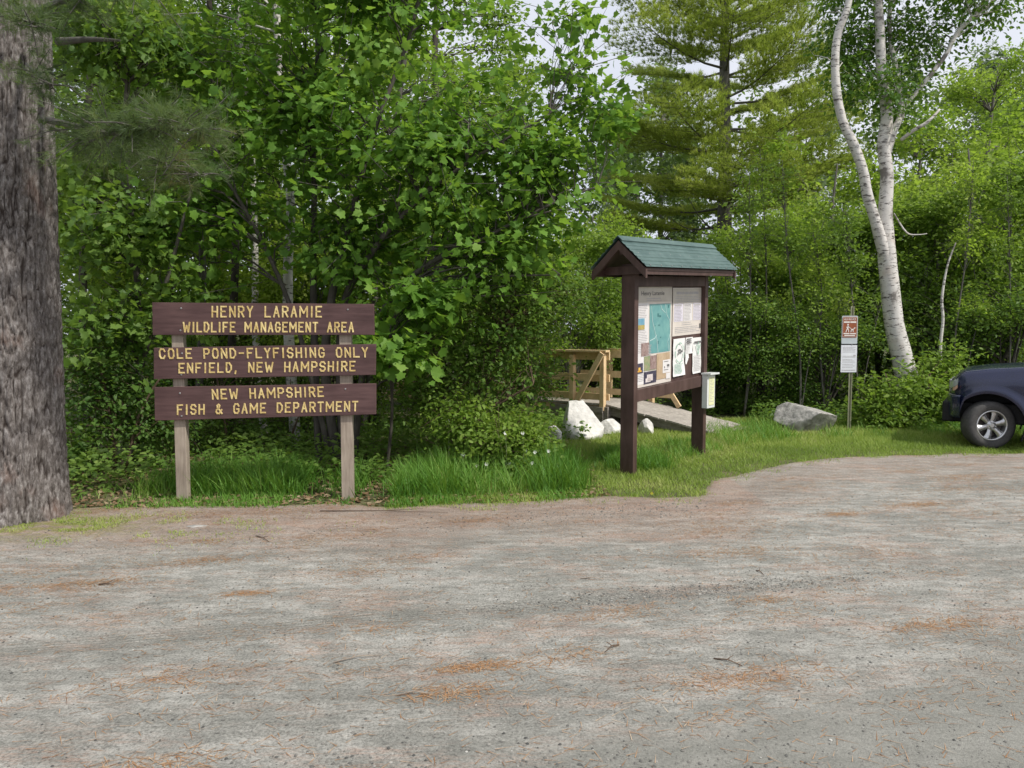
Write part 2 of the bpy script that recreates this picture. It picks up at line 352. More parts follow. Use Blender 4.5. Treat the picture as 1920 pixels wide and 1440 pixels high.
def sprays(rs, blobs, n, lps, size, tmpl, spraylen=.45, flat=.5, droop=.25, shell=.45, jitter=.06):
    """leaf sprays inside ellipsoid blobs: (cx,cy,cz,rx,ry,rz). returns leaf arrays and twig start/end"""
    B = np.array(blobs, float); vol = B[:, 3]*B[:, 4]*B[:, 5]; vol = vol**.8
    idx = rs.choice(len(B), n, p=vol/vol.sum()); b = B[idx]
    u = norm(rs.normal(size=(n, 3))); r = rs.rand(n)**shell
    # uneven outline: radius modulated by noise on direction
    nz = .42+1.02*fbm(u[:, 0]*3+idx*7, u[:, 1]*3, u[:, 2]*3, 3, 5)
    c = b[:, :3]+u*b[:, 3:]*(r*nz)[:, None]
    d = norm(u*np.array([1, 1, .45])+rs.normal(size=(n, 3))*.45+np.array([0, 0, .12]))
    L = spraylen*(.6+.8*rs.rand(n))
    start = c-d*L[:, None]*.5
    side = norm(np.cross(d, np.array([0, 0, 1.])+rs.normal(size=(n, 3))*.25)); upv = np.cross(side, d)
    t = rs.rand(n, lps)*1.0; sg = rs.choice([-1, 1], (n, lps))
    w = (rs.rand(n, lps)**.8)*(1-.55*t)*.42
    P = start[:, None, :]+d[:, None, :]*(t*L[:, None])[..., None]+side[:, None, :]*(sg*w*L[:, None])[..., None]+rs.normal(size=(n, lps, 3))*jitter
    P[..., 2] -= droop*(t**2)*L[:, None]*.5
    D = d[:, None, :]*.6+side[:, None, :]*(sg*.8)[..., None]+rs.normal(size=(n, lps, 3))*.4+np.array([0, 0, -droop])
    N = upv[:, None, :]+rs.normal(size=(n, lps, 3))*(1-flat)+u[:, None, :]*.35
    cl = fbm(c[:, 0]*1.1, c[:, 1]*1.1, c[:, 2]*1.4, 2, 9)
    lv = (cl[:, None]-.5)*1.1+.42+rs.normal(size=(n, lps))*.16
    S = size*(.4+.95*rs.rand(n, lps))
    return P.reshape(-1, 3), D.reshape(-1, 3), N.reshape(-1, 3), S.ravel(), lv.ravel(), start, start+d*L[:, None]

def branches(mb, rs, stems, start, end, every=6, r0=.018, twr=.004):
    """connect sprays to the closest lower stem point"""
    sp = []
    for pts, rad in stems:
        for p, r in zip(pts, rad): sp.append((p, r))
    A = np.array([tuple(p) for p, r in sp]); rr = [r for p, r in sp]
    for i in range(0, len(start), every):
        s = start[i]; dv = A-s; dist = np.linalg.norm(dv*np.array([1, 1, .8]), axis=1)+np.maximum(dv[:, 2]+.3, 0)*3
        j = int(np.argmin(dist)); a = Vector(A[j]); b = Vector(s); e = Vector(end[i])
        L = (b-a).length
        if L < .15: continue
        q1 = a.lerp(b, .35)+Vector((rs.normal()*.06, rs.normal()*.06, .10))*L; q2 = a.lerp(b, .7)+Vector((rs.normal()*.06, rs.normal()*.06, .06))*L
        rb = min(rr[j]*.6, r0*(.4+.35*L))
        mb.tube([a, q1, q2, b, e], [rb, rb*.8, rb*.55, max(rb*.35, twr), twr*.5], 5, False)
    for i in range(0, len(start)):
        if i % every and i % 3 == 0: mb.tube([start[i], end[i]], [twr, twr*.4], 3, False)

def plant(name, label, cat, base, stems, blobs, n, lps, size, tmpl, leaf, bark, seed, group=None, every=6, r0=.018, twr=.004, crown='crown', trunk='trunk', **kw):
    """a tree or shrub: Empty > trunk, crown (world coordinates in, local meshes out)"""
    rs = np.random.RandomState(seed); base = Vector(base)
    root = thing(name, label, cat, base, 0, group)
    P, D, N, S, lv, st, en = sprays(rs, blobs, n, lps, size, tmpl, **kw)
    k = P[:, 2] > .03; P, D, N, S, lv = P[k], D[k], N[k], S[k], lv[k]
    link(crown, leafmesh(crown, tmpl, P-np.array(base), D, N, S, lv), leaf, root)
    mb = MB(base); sm = []
    for s in stems:
        pts, rad = smoothpath(s, 5); sm.append((pts, rad)); mb.tube(pts, rad, 10, True)
    branches(mb, rs, sm, st, en, every, r0, twr)
    mb.build(trunk, bark, root, True, fixn=False)
    return root
def pb(px, py, d, rx, ry, rd):   # blob from photo measures: centre, half sizes in px, depth half size in m
    p = at(px, py, d); return (p.x, p.y, p.z, rx/F*d, rd, ry/F*d)
def ps(lst, d=None):             # stem from (px,py,Y,r)
    return [(at(a, b, c), r) for a, b, c, r in lst]
def dup(root, loc, rz, scale, label, group=None):
    r = root.copy(); C.objects.link(r); r.location = loc; r.rotation_euler = (0, 0, rz); r.scale = scale
    r['label'] = label
    if group: r['group'] = group
    for ch in list(root.children):
        c = ch.copy(); C.objects.link(c); c.parent = r
        for g in ch.children:
            d = g.copy(); C.objects.link(d); d.parent = c
    return r

# ------------------------------------------------------------ ground
EDGE = [(-14, 6.6), (-6, 6.4)]+[(p.x, p.y) for p in (ground(a, b) for a, b in
        ((20, 985), (128, 958), (300, 950), (500, 949), (700, 950), (900, 946), (1040, 941), (1140, 936), (1250, 938), (1318, 934), (1338, 905), (1480, 872), (1600, 857), (1750, 853), (1920, 851)))]+[(12, 10.9), (30, 11.5)]
EX = np.array([e[0] for e in EDGE]); EY = np.array([e[1] for e in EDGE])
def yb(x): return np.interp(x, EX, EY)+.16*(fbm(np.asarray(x)*1.7, 3., 0., 3, 4)-.5)*2*.6
def gridmesh(name, xs, ys, zf, keep=None, attrs=None):
    X, Y = np.meshgrid(xs, ys); Z = zf(X, Y); nx, ny = len(xs), len(ys)
    V = np.stack([X, Y, Z], -1).reshape(-1, 3)
    i = np.arange(ny-1)[:, None]*nx+np.arange(nx-1)[None]; q = np.stack([i, i+1, i+nx+1, i+nx], -1).reshape(-1, 4)
    if keep is not None:
        K = keep(X, Y).ravel(); q = q[K[q].any(1)]
    me = bpy.data.meshes.new(name); me.from_pydata(V.tolist(), [], q.tolist())
    for k, fn in (attrs or {}).items():
        a = me.attributes.new(k, 'FLOAT', 'POINT'); a.data.foreach_set('value', fn(X, Y).ravel().astype(np.float32))
    me.shade_smooth(); return me
gx = np.concatenate([np.linspace(-300, -20, 12), np.linspace(-16, 16, 65), np.linspace(20, 300, 12)])
gy = np.concatenate([np.linspace(-120, -8, 8), np.linspace(-5, 30, 71), np.linspace(36, 400, 14)])
def gz(X, Y):
    back = np.clip((Y-yb(X)-1.0)/6, 0, 1)
    return (fbm(X*.35, Y*.35, 0., 3, 2)-.5)*.22*back
g = link('ground', gridmesh('ground', gx, gy, gz), 'soil'); g['kind'] = 'structure'
lx = np.arange(-9, 13, .06); ly = np.concatenate([np.arange(-6, 1.2, .3), np.arange(1.4, 12, .045)])
def lz(X, Y):
    d = yb(X)-Y; v = Y-.24*X
    z = .018+.020*(fbm(X*.9, Y*2.2, 0., 4, 1)-.5)+.006*(fbm(X*14, Y*14, 0., 2, 3)-.5)
    z = z-.008*np.exp(-((v-4.62)/.10)**2)+.012*np.exp(-((v-4.40)/.07)**2)*vnoise(X*3, 0, 0, 8)
    return np.where(d > .05, z, z-np.clip(.05-d, 0, .4)*.16)
lot = link('dirt_lot', gridmesh('dirt_lot', lx, ly, lz, lambda X, Y: Y < yb(X)+.22, {
    'edge': lambda X, Y: np.clip(1-(yb(X)-Y-.3-.9*fbm(X*.8, Y*.8, 0., 2, 6))/1.1, 0, 1)*np.where(X > 2.5, .5, 1),
    'track': lambda X, Y: np.clip(1.25*np.exp(-((Y-.24*X-4.62)/.12)**4)*np.clip(1.1-.25*np.abs(X+1), .35, 1)+.8*np.exp(-((Y-.24*X-6.10)/.06)**4)*np.clip(1-abs(X+1.6)/2.2, 0, 1)
             + .35*np.exp(-((Y-.24*X-3.55)/.16)**4), 0, 1),
    'smooth': lambda X, Y: np.clip((3.15-(Y-.42*X)+.0*X+.35*(fbm(X*1.2, Y*2, 0., 2, 7)-.5)*2)/.5, 0, 1)*np.clip((X+.6)/1.2, 0, 1),
    'moss': lambda X, Y: np.clip(1-np.sqrt(((X+4.0)/1.25)**2+((Y-6.55)/.62)**2)*.75, 0, 1)+np.clip(1-np.abs(yb(X)-Y)/.25, 0, 1)*.55,
}), 'dirt_lot'); lot['kind'] = 'structure'

rs = np.random.RandomState(5)
def scatter_blades(name, mt, label, cat, X, Y, H, Wd, lean=.35, hue=0.0, z0=0.0):
    n = len(X); az = rs.rand(n)*2*PI
    P = np.stack([X, Y, np.full(n, z0-.005)], 1); D = np.stack([np.cos(az)*lean*rs.rand(n), np.sin(az)*lean*rs.rand(n), np.ones(n)], 1)
    N = np.stack([np.cos(az), np.sin(az), np.zeros(n)], 1)+rs.normal(size=(n, 3))*.3
    lv = .42+(fbm(X*1.3, Y*1.3, 0., 3, 12)-.5)*1.1+rs.normal(size=n)*.15+hue
    o = link(name, leafmesh(name, BLADE, P, D, N, H, lv, Wd), mt); return tag(o, label, cat, None, 'stuff')
# lawn: right of the maple, up to the thicket
n = 150000; X = rs.uniform(-1.2, 9.5, n); Yb = yb(X); Y = Yb-.34+rs.rand(n)**1.1*(np.interp(X, [-1.2, .5, 2, 9.5], [1.8, 4, 5.5, 3.6])+.1)
dd = Y-Yb; k = rs.rand(n) < np.clip((dd+.34)/.6-.9*(fbm(X*5, Y*5, 0., 3, 44)-.42)*2, .0, 1); X, Y, dd = X[k], Y[k], dd[k]
H = .030+.05*rs.rand(len(X))+.05*np.clip(dd-.3, 0, 1)*fbm(X*1.1, Y*1.1, 0., 2, 3)
scatter_blades('lawn_grass', 'lawn_blade', 'short green grass between the gravel lot and the thicket', 'grass', X, Y, H, .004+.005*rs.rand(len(X)), .9)
# tall grass fringe
def tall(n, x0, x1, off0, off1, h0, h1, powr=1.0):
    X = rs.uniform(x0, x1, n); cl = fbm(X*2.1, 1., 0., 3, 21); k = rs.rand(n) < np.clip((cl-.36)*4, .07, 1); X = X[k]
    Y = yb(X)+off0+rs.rand(len(X))**powr*(off1-off0); H = (h0+(h1-h0)*rs.rand(len(X)))*(.25+1.35*fbm(X*2.1, 1., 0., 3, 21)); return X, Y, H
a = [tall(9000, -4.4, -1.0, .46, 1.3, .10, .42), tall(10000, -1.6, .9, .3, 1.8, .12, .48), tall(3500, -1.4, .9, -.1, .5, .04, .13), tall(5500, -4.4, -.9, -.12, .5, .03, .10),
     tall(8000, .4, 3.0, 1.5, 2.8, .08, .26), tall(9000, 3.2, 9.5, 1.7, 3.6, .08, .26)]
X = np.concatenate([q[0] for q in a]); Y = np.concatenate([q[1] for q in a]); H = np.concatenate([q[2] for q in a])
scatter_blades('tall_grass', 'grass_blade', 'tall green grass along the edge of the lot under the trees', 'grass', X, Y, H, .006+.006*rs.rand(len(X)), .8)
# mossy patch by the pine trunk
n = 14000; X = rs.normal(-3.8, .75, n); Y = rs.normal(6.55, .28, n); k = (fbm(X*4, Y*4, 0., 3, 2) > .50); X, Y = X[k], Y[k]
scatter_blades('sparse_grass', 'lawn_blade', 'thin yellow-green grass and moss in the dirt by the big pine', 'grass', X, Y, .015+.03*rs.rand(len(X)), .004+.003*rs.rand(len(X)), 1.2, .1, .018)

# fallen needles on the lot
cx = rs.uniform(-6, 8, 520); cy = rs.uniform(2.2, 11, 520); k = cy < yb(cx); cx, cy = cx[k], cy[k]
den = rs.rand(len(cx))**3*260+12
PX, PY = [], []
for x_, y_, q in zip(cx, cy, den):
    if y_-.42*x_ < 2.9 and x_ > 0: q *= .25
    m_ = int(q); L = .10+.34*rs.rand(); t1 = rs.normal(size=m_)*L; t2 = rs.normal(size=m_)*L*.30
    PX.append(x_+t1*.97-t2*.24); PY.append(y_+t1*.24+t2*.97)
PX.append(rs.uniform(-6, 8, 14000)); PY.append(rs.uniform(2.2, 10.5, 14000))
X = np.concatenate(PX); Y = np.concatenate(PY); k = (Y < yb(X)-.02); X, Y = X[k], Y[k]; n = len(X)
az = rs.normal(.24, .9, n); Z = lz(X, Y)+.003
P = np.stack([X, Y, Z], 1); D = np.stack([np.cos(az), np.sin(az), rs.normal(size=n)*.03], 1); N = np.tile([0, 0, 1.], (n, 1))
tag(link('fallen_needles', leafmesh('fallen_needles', NEEDLE, P, D, N, .04+.06*rs.rand(n), .5+rs.normal(size=n)*.25, .0035+0*X), 'dead_needle'),
    'orange dead pine needles scattered over the gravel lot', 'pine needles', None, 'stuff')
# loose gravel
def pebbles(X, Y, S):
    n = len(X); oct_v = np.array([(1, 0, 0), (.3, .95, .1), (-.9, .4, 0), (-.7, -.7, .1), (.4, -.9, 0), (.1, .05, .75), (0, 0, -.5)])
    oct_f = np.array([(0, 1, 5), (1, 2, 5), (2, 3, 5), (3, 4, 5), (4, 0, 5)])
    az = rs.rand(n)*2*PI; D = np.stack([np.cos(az), np.sin(az), np.zeros(n)], 1); N = np.tile([0, 0, 1.], (n, 1))+rs.normal(size=(n, 3))*.15
    return leafmesh('loose_gravel', (oct_v, oct_f), np.stack([X, Y, lz(X, Y)+.001], 1), D, N, S, .4+rs.normal(size=n)*.25, S*rs.uniform(.7, 1.2, n))
X = rs.uniform(-4, 6, 22000); Y = 1.9+rs.rand(22000)**1.5*6; S = .002+.007*rs.rand(22000)**4
x2 = rs.normal(1.2, .75, 2600); v2 = rs.normal(4.62, .075, 2600); X = np.concatenate([X, x2]); Y = np.concatenate([Y, v2+.24*x2]); S = np.concatenate([S, .0025+.008*rs.rand(2600)**4])
x2 = rs.normal(1.0, 1.2, 1500); v2 = rs.normal(6.9, .18, 1500); X = np.concatenate([X, x2]); Y = np.concatenate([Y, v2+.24*x2]); S = np.concatenate([S, .003+.008*rs.rand(1500)**4])
x2 = rs.normal(.2, .8, 1800); y2 = rs.normal(2.6, .25, 1800); X = np.concatenate([X, x2]); Y = np.concatenate([Y, y2]); S = np.concatenate([S, .003+.007*rs.rand(1800)**2])
k = Y < yb(X)-.05
tag(link('loose_gravel', pebbles(X[k], Y[k], S[k]), 'pebble'), 'loose grey pebbles lying on the dirt lot', 'gravel', None, 'stuff')
# twigs on the lot
TW = [((625, 1242), (716, 1228), 'pale', 'pale thin stick on the gravel below the tyre track'), ((200+960, 1209), (1135, 1222), 'dark', 'thin dark forked twig on the gravel right of centre'),
      ((745, 1303), (806, 1300), 'pale', 'short straw-coloured stick near the bottom left of the lot'), ((1088, 1085), (1132, 1086), 'pale', 'short bleached stick in the needles below the kiosk'),
      ((1338, 1235), (1392, 1248), 'dark', 'small dark branched twig on the lower right gravel'), ((600, 958), (840, 961), 'dark', 'long dark stick at the grass edge right of the wooden sign'),
      ((480, 1005), (505, 1016), 'dark', 'little dark twig on the dirt below the wooden sign'), ((1418, 1070), (1432, 1077), 'dark', 'tiny black twig alone on the grey gravel'),
      ((185, 1096), (215, 1097), 'dark', 'dark bark scrap on the gravel in the left part of the lot')]
for (a0, a1), (b0, b1), tone, lab in TW:
    p = ground(a0, a1, .022); q = ground(b0, b1, .022); mb = MB(p); m_ = p.lerp(q, .5)+Vector((0, .015, .008)); wd = .004 if tone == 'pale' else .005
    mb.tube([p, m_, q], [wd, wd*.8, wd*.4], 6)
    if tone == 'dark': mb.tube([m_, m_.lerp(q, .6)+Vector((.0, .05, .02))], [wd*.6, wd*.3], 5)
    o = mb.build('twig', 'sign_white' if False else ('post_wood' if tone == 'pale' else 'twig_brown'), None, True); o.location = p; tag(o, lab, 'twig', 'twigs on the gravel')

# ------------------------------------------------------------ rocks
def rock(name, label, c, sx, sy, sz, seed, mt, rz=0, cut=.35):
    bm = bmesh.new(); bmesh.ops.create_icosphere(bm, subdivisions=5, radius=1); r_ = np.random.RandomState(seed)
    pl = norm(r_.normal(size=(9, 3))*np.array([1, 1, .9])); off = r_.uniform(.42, .72, 9)
    V = np.array([v.co for v in bm.verts])
    for p_, o_ in zip(pl, off):
        dd_ = V@p_-o_; V = V-np.clip(dd_, 0, None)[:, None]*p_[None]*.92
    V = V*(1+.05*(fbm(V[:, 0]*3, V[:, 1]*3, V[:, 2]*3, 4, seed)-.5)[:, None]*2+.03*(fbm(V[:, 0]*13, V[:, 1]*13, V[:, 2]*13, 3, seed)-.5)[:, None]*2)
    V[:, 2] = np.maximum(V[:, 2], -.45)
    cs, sn = math.cos(rz), math.sin(rz)
    V = V*np.array([sx, sy, sz]); V = np.stack([V[:, 0]*cs-V[:, 1]*sn, V[:, 0]*sn+V[:, 1]*cs, V[:, 2]+.25*sz], 1)
    for v, q in zip(bm.verts, V): v.co = q
    me = bpy.data.meshes.new(name); bm.to_mesh(me); bm.free(); me.shade_smooth()
    o = link(name, me, mt); o.location = c; tag(o, label, 'rock'); return o
p = at(1517, 800, 13.1); rock('boulder', 'large grey granite boulder in the grass beside the metal sign post', (p.x, 13.2, .0), .74, .55, .46, 15, 'granite', .1)
p = at(1080, 815, 12.3); rock('boulder', 'pale boulder at the left foot of the footbridge brace', (p.x, 12.3, .05), .44, .36, .50, 8, 'pale_granite', -.3)
p = at(1040, 815, 12.0); rock('rock', 'small pale rock left of the bridge boulder under the leaves', (p.x, 12.0, .02), .13, .12, .26, 5, 'pale_granite')
p = at(1148, 805, 12.7); rock('rock', 'low white rock under the bridge end left of the kiosk post', (p.x, 12.8, .04), .22, .15, .17, 6, 'pale_granite')
p = at(1208, 800, 12.9); rock('rock', 'white block of rock under the ramp between the kiosk posts', (p.x, 12.75, .05), .14, .13, .2, 9, 'pale_granite')
p = ground(377, 990); rock('rock', 'flat pale stone bedded in the dirt below the wooden sign', (p.x, p.y, .008), .13, .09, .02, 12, 'granite')

# ------------------------------------------------------------ lettering
G = {'A': [[(0, 0), (.5, 1), (1, 0)], [(.2, .35), (.8, .35)]], 'C': [[(1, .75), (.75, 1), (.25, 1), (0, .75), (0, .25), (.25, 0), (.75, 0), (1, .25)]],
 'D': [[(0, 0), (0, 1), (.6, 1), (1, .7), (1, .3), (.6, 0), (0, 0)]], 'E': [[(1, 1), (0, 1), (0, 0), (1, 0)], [(0, .52), (.75, .52)]],
 'F': [[(1, 1), (0, 1), (0, 0)], [(0, .52), (.75, .52)]], 'G': [[(1, .78), (.75, 1), (.25, 1), (0, .75), (0, .25), (.25, 0), (.75, 0), (1, .2), (1, .45), (.6, .45)]],
 'H': [[(0, 0), (0, 1)], [(1, 0), (1, 1)], [(0, .5), (1, .5)]], 'I': [[(.5, 0), (.5, 1)]], 'L': [[(0, 1), (0, 0), (1, 0)]],
 'M': [[(0, 0), (0, 1), (.5, .35), (1, 1), (1, 0)]], 'N': [[(0, 0), (0, 1), (1, 0), (1, 1)]], 'O': [[(.25, 0), (0, .25), (0, .75), (.25, 1), (.75, 1), (1, .75), (1, .25), (.75, 0), (.25, 0)]],
 'P': [[(0, 0), (0, 1), (.7, 1), (1, .85), (1, .6), (.7, .45), (0, .45)]], 'R': [[(0, 0), (0, 1), (.7, 1), (1, .85), (1, .62), (.7, .48), (0, .48)], [(.5, .48), (1, 0)]],
 'S': [[(1, .8), (.75, 1), (.25, 1), (0, .8), (0, .65), (.25, .52), (.75, .48), (1, .35), (1, .2), (.75, 0), (.25, 0), (0, .2)]], 'T': [[(.5, 0), (.5, 1)], [(0, 1), (1, 1)]],
 'W': [[(0, 1), (.22, 0), (.5, .65), (.78, 0), (1, 1)]], 'Y': [[(0, 1), (.5, .5), (1, 1)], [(.5, .5), (.5, 0)]],
 '&': [[(1, 0), (.25, .7), (.2, .88), (.4, 1), (.6, .88), (.55, .7), (.1, .4), (0, .2), (.2, 0), (.55, 0), (.95, .4)]], ',': [[(.5, .1), (.3, -.15)]], '-': [[(.1, .5), (.9, .5)]]}
WD = {'I': .25, ',': .3, ' ': .85, 'M': 1.15, 'W': 1.2, '-': .75, '&': 1.0}
def letter(text, A, B, C_, n, sw, mb):
    """routed block letters in the quad: A lower left, B lower right, C_ upper left"""
    gap = .62; tot = sum(WD.get(c, .8) for c in text)+gap*(len(text)-1); ex = (B-A)/tot; ey = C_-A; x = 0
    for c in text:
        wd = WD.get(c, .8)
        for st in G.get(c, []):
            pts = [A+ex*(x+(.12 if c == 'I' else 0)*0+q[0]*wd)+ey*q[1] for q in st]
            m = len(pts); U = ey.normalized(); V = ex.normalized()
            for i in range(m-1):   # flat raised strokes, mitred by overlap at tiny different heights
                a, b = pts[i], pts[i+1]; d = (b-a).normalized(); s = d.cross(n).normalized(); e = d*sw*.45
                h = .0035+.0006*((i+len(mb.v)) % 5)
                q_ = [a-e+s*sw/2, b+e+s*sw/2, b+e-s*sw/2, a-e-s*sw/2]
                qt = [a-e*.8+s*sw*.36, b+e*.8+s*sw*.36, b+e*.8-s*sw*.36, a-e*.8-s*sw*.36]
                mb.hexa([v-n*.002 for v in q_]+[v+n*h for v in qt])
        x += wd+gap
# wooden sign
PL = ground(341, 938); PR = ground(651, 935); ed = (PR-PL).normalized(); sn = Vector((ed.y, -ed.x, 0)).normalized()   # normal to the camera
SB = (PL+PR)/2
sign = thing('wooden_sign', 'brown three-board wooden sign with yellow routed lettering on two wooden posts', 'sign', SB)
AX = (ed, -sn, Vector((0, 0, 1)))
for base, px0, px1, top in ((PL, 330, 351, 600), (PR, 640, 662, 600)):
    c = onplane((px0+px1)/2, 800, PL, sn); wdt = (px1-px0)/F*PL.y
    mb = MB(SB); mb.box((c.x, c.y, 0)+Vector((0, 0, .93)) if False else Vector((c.x, c.y, .84)), wdt, .09, 1.98, AX); mb.build('post', 'post_wood', sign, bevel=.004)
fp = PL+sn*.085   # front plane of boards
BR = [((285, 567), (701, 570), (702, 628), (286, 628)), ((288, 652), (705, 645), (704, 703), (288, 711)), ((289, 726), (705, 719), (705, 777), (290, 789))]
TX = [[('HENRY LARAMIE', (398, 594), (602, 594), (398, 575)), ('WILDLIFE MANAGEMENT AREA', (344, 622), (662, 622), (344, 605))],
      [('COLE POND-FLYFISHING ONLY', (300, 672), (689, 669), (299, 655)), ('ENFIELD, NEW HAMPSHIRE', (336, 699), (665, 695), (336, 682))],
      [('NEW HAMPSHIRE', (399, 748), (606, 743), (398, 731)), ('FISH & GAME DEPARTMENT', (333, 777), (670, 770), (333, 760))]]
for bi, (q, rows) in enumerate(zip(BR, TX)):
    tl, tr_, br, bl = [onplane(*a, fp, sn) for a in q]
    mb = MB(SB); b4 = [bl, br, tr_, tl]; mb.hexa([v-sn*.04 for v in b4]+[v for v in b4])
    bo = mb.build('board', 'sign_brown', sign, bevel=.004)
    mb = MB(SB)
    for text, A, B_, C_ in rows:
        A, B_, C_ = [onplane(*a, fp+sn*.001, sn) for a in (A, B_, C_)]
        letter(text, A, B_, C_, sn, .0165, mb)
    mb.build('lettering', 'sign_yellow', bo)
    for px in (341, 651):
        for t in (.18, .86):
            yy = q[0][1]*(1-t)+q[3][1]*t if px < 500 else q[1][1]*(1-t)+q[2][1]*t
            p = onplane(px+random.uniform(-4, 4), yy, fp, sn); mb = MB(SB); mb.lathe(p, sn, [(0.0, .006), (.007, .005), (.010, .0), (.010, -.002)], 10); mb.build('bolt', 'bolt_steel', bo)
# one mossy flat cap line between boards is left to the material

# ------------------------------------------------------------ kiosk
K0 = ground(1178, 890); K1 = ground(1309, 852); K0.z = K1.z = 0
ka = (K1-K0).normalized(); kn = Vector((ka.y, -ka.x, 0)); KL = (K1-K0).length; KU = Vector((0, 0, 1)); SH = .048
def kp(s, t, z): return K0+ka*s+kn*t+KU*(z+SH*(s-KL/2))
def kbox(mb, s0, s1, t0, t1, z0, z1): mb.hexa([kp(s, t, z) for z in (z0, z1) for s, t in ((s0, t0), (s1, t0), (s1, t1), (s0, t1))])
kc = (K0+K1)/2
kiosk = thing('notice_kiosk', 'brown wooden notice kiosk with small green metal gable roof at the lot edge', 'kiosk', kc)
for b in (K0, K1):
    mb = MB(kc); mb.box(b+KU*1.22, .092, .178, 2.54, (ka, kn, KU)); mb.build('post', 'kiosk_brown', kiosk, bevel=.005)
PT = .022
mb = MB(kc); kbox(mb, .046, KL-.046, -.01, PT, 1.02, 2.36); mb.build('backboard', 'kiosk_brown', kiosk)
mb = MB(kc); kbox(mb, .03, KL-.0, PT+.001, .088, .915, 1.06); mb.build('bottom_rail', 'kiosk_brown', kiosk, bevel=.004)
mb = MB(kc); kbox(mb, .047, KL-.047, PT+.001, .082, 2.27, 2.40); mb.build('top_rail', 'kiosk_brown', kiosk, bevel=.004)
RZ, EZ, HW, S0, S1 = 2.80, 2.475, .345, -.27, KL+.33
roof = MB(kc)
for sg in (-1, 1):   # ribbed sheet metal, one slope each side
    nseg = 44; rows = 3; vs = []
    for i in range(nseg*2+1):
        s = S0-.03+(S1-S0+.06)*i/(nseg*2)
        for j in range(rows+1):
            t = j/rows; lift = .012 if (j in (1, 2)) else 0.0
            vs.append(kp(s, sg*(HW+.03)*t, RZ+.03-(RZ-EZ+.02)*t*1.0+.0))
    r_ = rows+1; fs = [(i*r_+j, i*r_+j+1, (i+1)*r_+j+1, (i+1)*r_+j) for i in range(nseg*2) for j in range(rows)]
    roof.add(vs, fs)
    # ribs run parallel to the ridge
    for k_ in range(1, 8):
        t = k_/7.6; th = .016 if k_ != 4 else .034
        a = kp(S0-.03, sg*(HW+.03)*t, RZ+.034-(RZ-EZ+.02)*t); b = kp(S1+.03, sg*(HW+.03)*t, RZ+.034-(RZ-EZ+.02)*t)
        dn = Vector((0, 0, 1)); nv = (kn*sg*(RZ-EZ)+KU*HW).normalized(); sd = (kn*sg*HW-KU*(RZ-EZ)).normalized()
        roof.hexa([a-sd*th-nv*.004, b-sd*th-nv*.004, b+sd*th-nv*.004, a+sd*th-nv*.004, a-sd*th*.5+nv*.004, b-sd*th*.5+nv*.004, b+sd*th*.5+nv*.004, a+sd*th*.5+nv*.004])
ro = roof.build('roof', 'roof_metal', kiosk)
mb = MB(kc); N3 = []
for sg in (-1, 1):
    mb.hexa([kp(S0-.03, 0, RZ+.045), kp(S1+.03, 0, RZ+.045), kp(S1+.03, sg*.06, RZ-.012), kp(S0-.03, sg*.06, RZ-.012),
             kp(S0-.03, 0, RZ+.055), kp(S1+.03, 0, RZ+.055), kp(S1+.03, sg*.065, RZ-.004), kp(S0-.03, sg*.065, RZ-.004)])
mb.build('ridge_cap', 'roof_metal', ro)
mb = MB(kc)
for i in range(10):
    for sg in (-1, 1):
        for t in (.12, .55, .97):
            s = S0+.08+(S1-S0-.16)*i/9; mb.lathe(kp(s, sg*(HW+.03)*t, RZ+.038-(RZ-EZ+.02)*t), (kn*sg*(RZ-EZ)+KU*HW), [(0, .006), (.008, .004), (.009, -.003)], 6)
mb.build('roof_screws', 'bolt_steel', ro)
def slope_board(s0, s1, t0, t1, drop0, drop1, name, mt):
    mb = MB(kc)
    for sg in (-1, 1):
        z = lambda t, dr: RZ-(RZ-EZ)*(t/HW)-dr
        mb.hexa([kp(s, sg*t, z(t, dr)) for dr in (drop1, drop0) for s, t in ((s0, t0), (s1, t0), (s1, t1), (s0, t1))])
    return mb.build(name, mt, kiosk)
slope_board(S0-.012, S0+.028, 0, HW+.01, .002, .105, 'barge_board', 'kiosk_brown')
slope_board(S1-.028, S1+.012, 0, HW+.01, .002, .105, 'barge_board', 'kiosk_brown')
slope_board(S0+.03, S1-.03, .0, HW, .004, .03, 'roof_deck', 'kiosk_brown')
for sg in (-1, 1):
    mb = MB(kc); kbox(mb, S0+.03, S1-.03, *(sorted((sg*(HW-.045), sg*(HW-.012)))), EZ-.075, EZ+.005); mb.build('eave_board', 'kiosk_brown', kiosk)
for s in (-.02, KL+.03):   # cross ties and rafters at each end
    mb = MB(kc); kbox(mb, s-.065, s-.03, -HW+.05, HW-.05, EZ-.06, EZ+.035); mb.build('cross_tie', 'kiosk_brown', kiosk)
mb = MB(kc); kbox(mb, S0+.05, S1-.05, -.02, .02, RZ-.16, RZ-.04); mb.build('ridge_beam', 'kiosk_brown', kiosk)

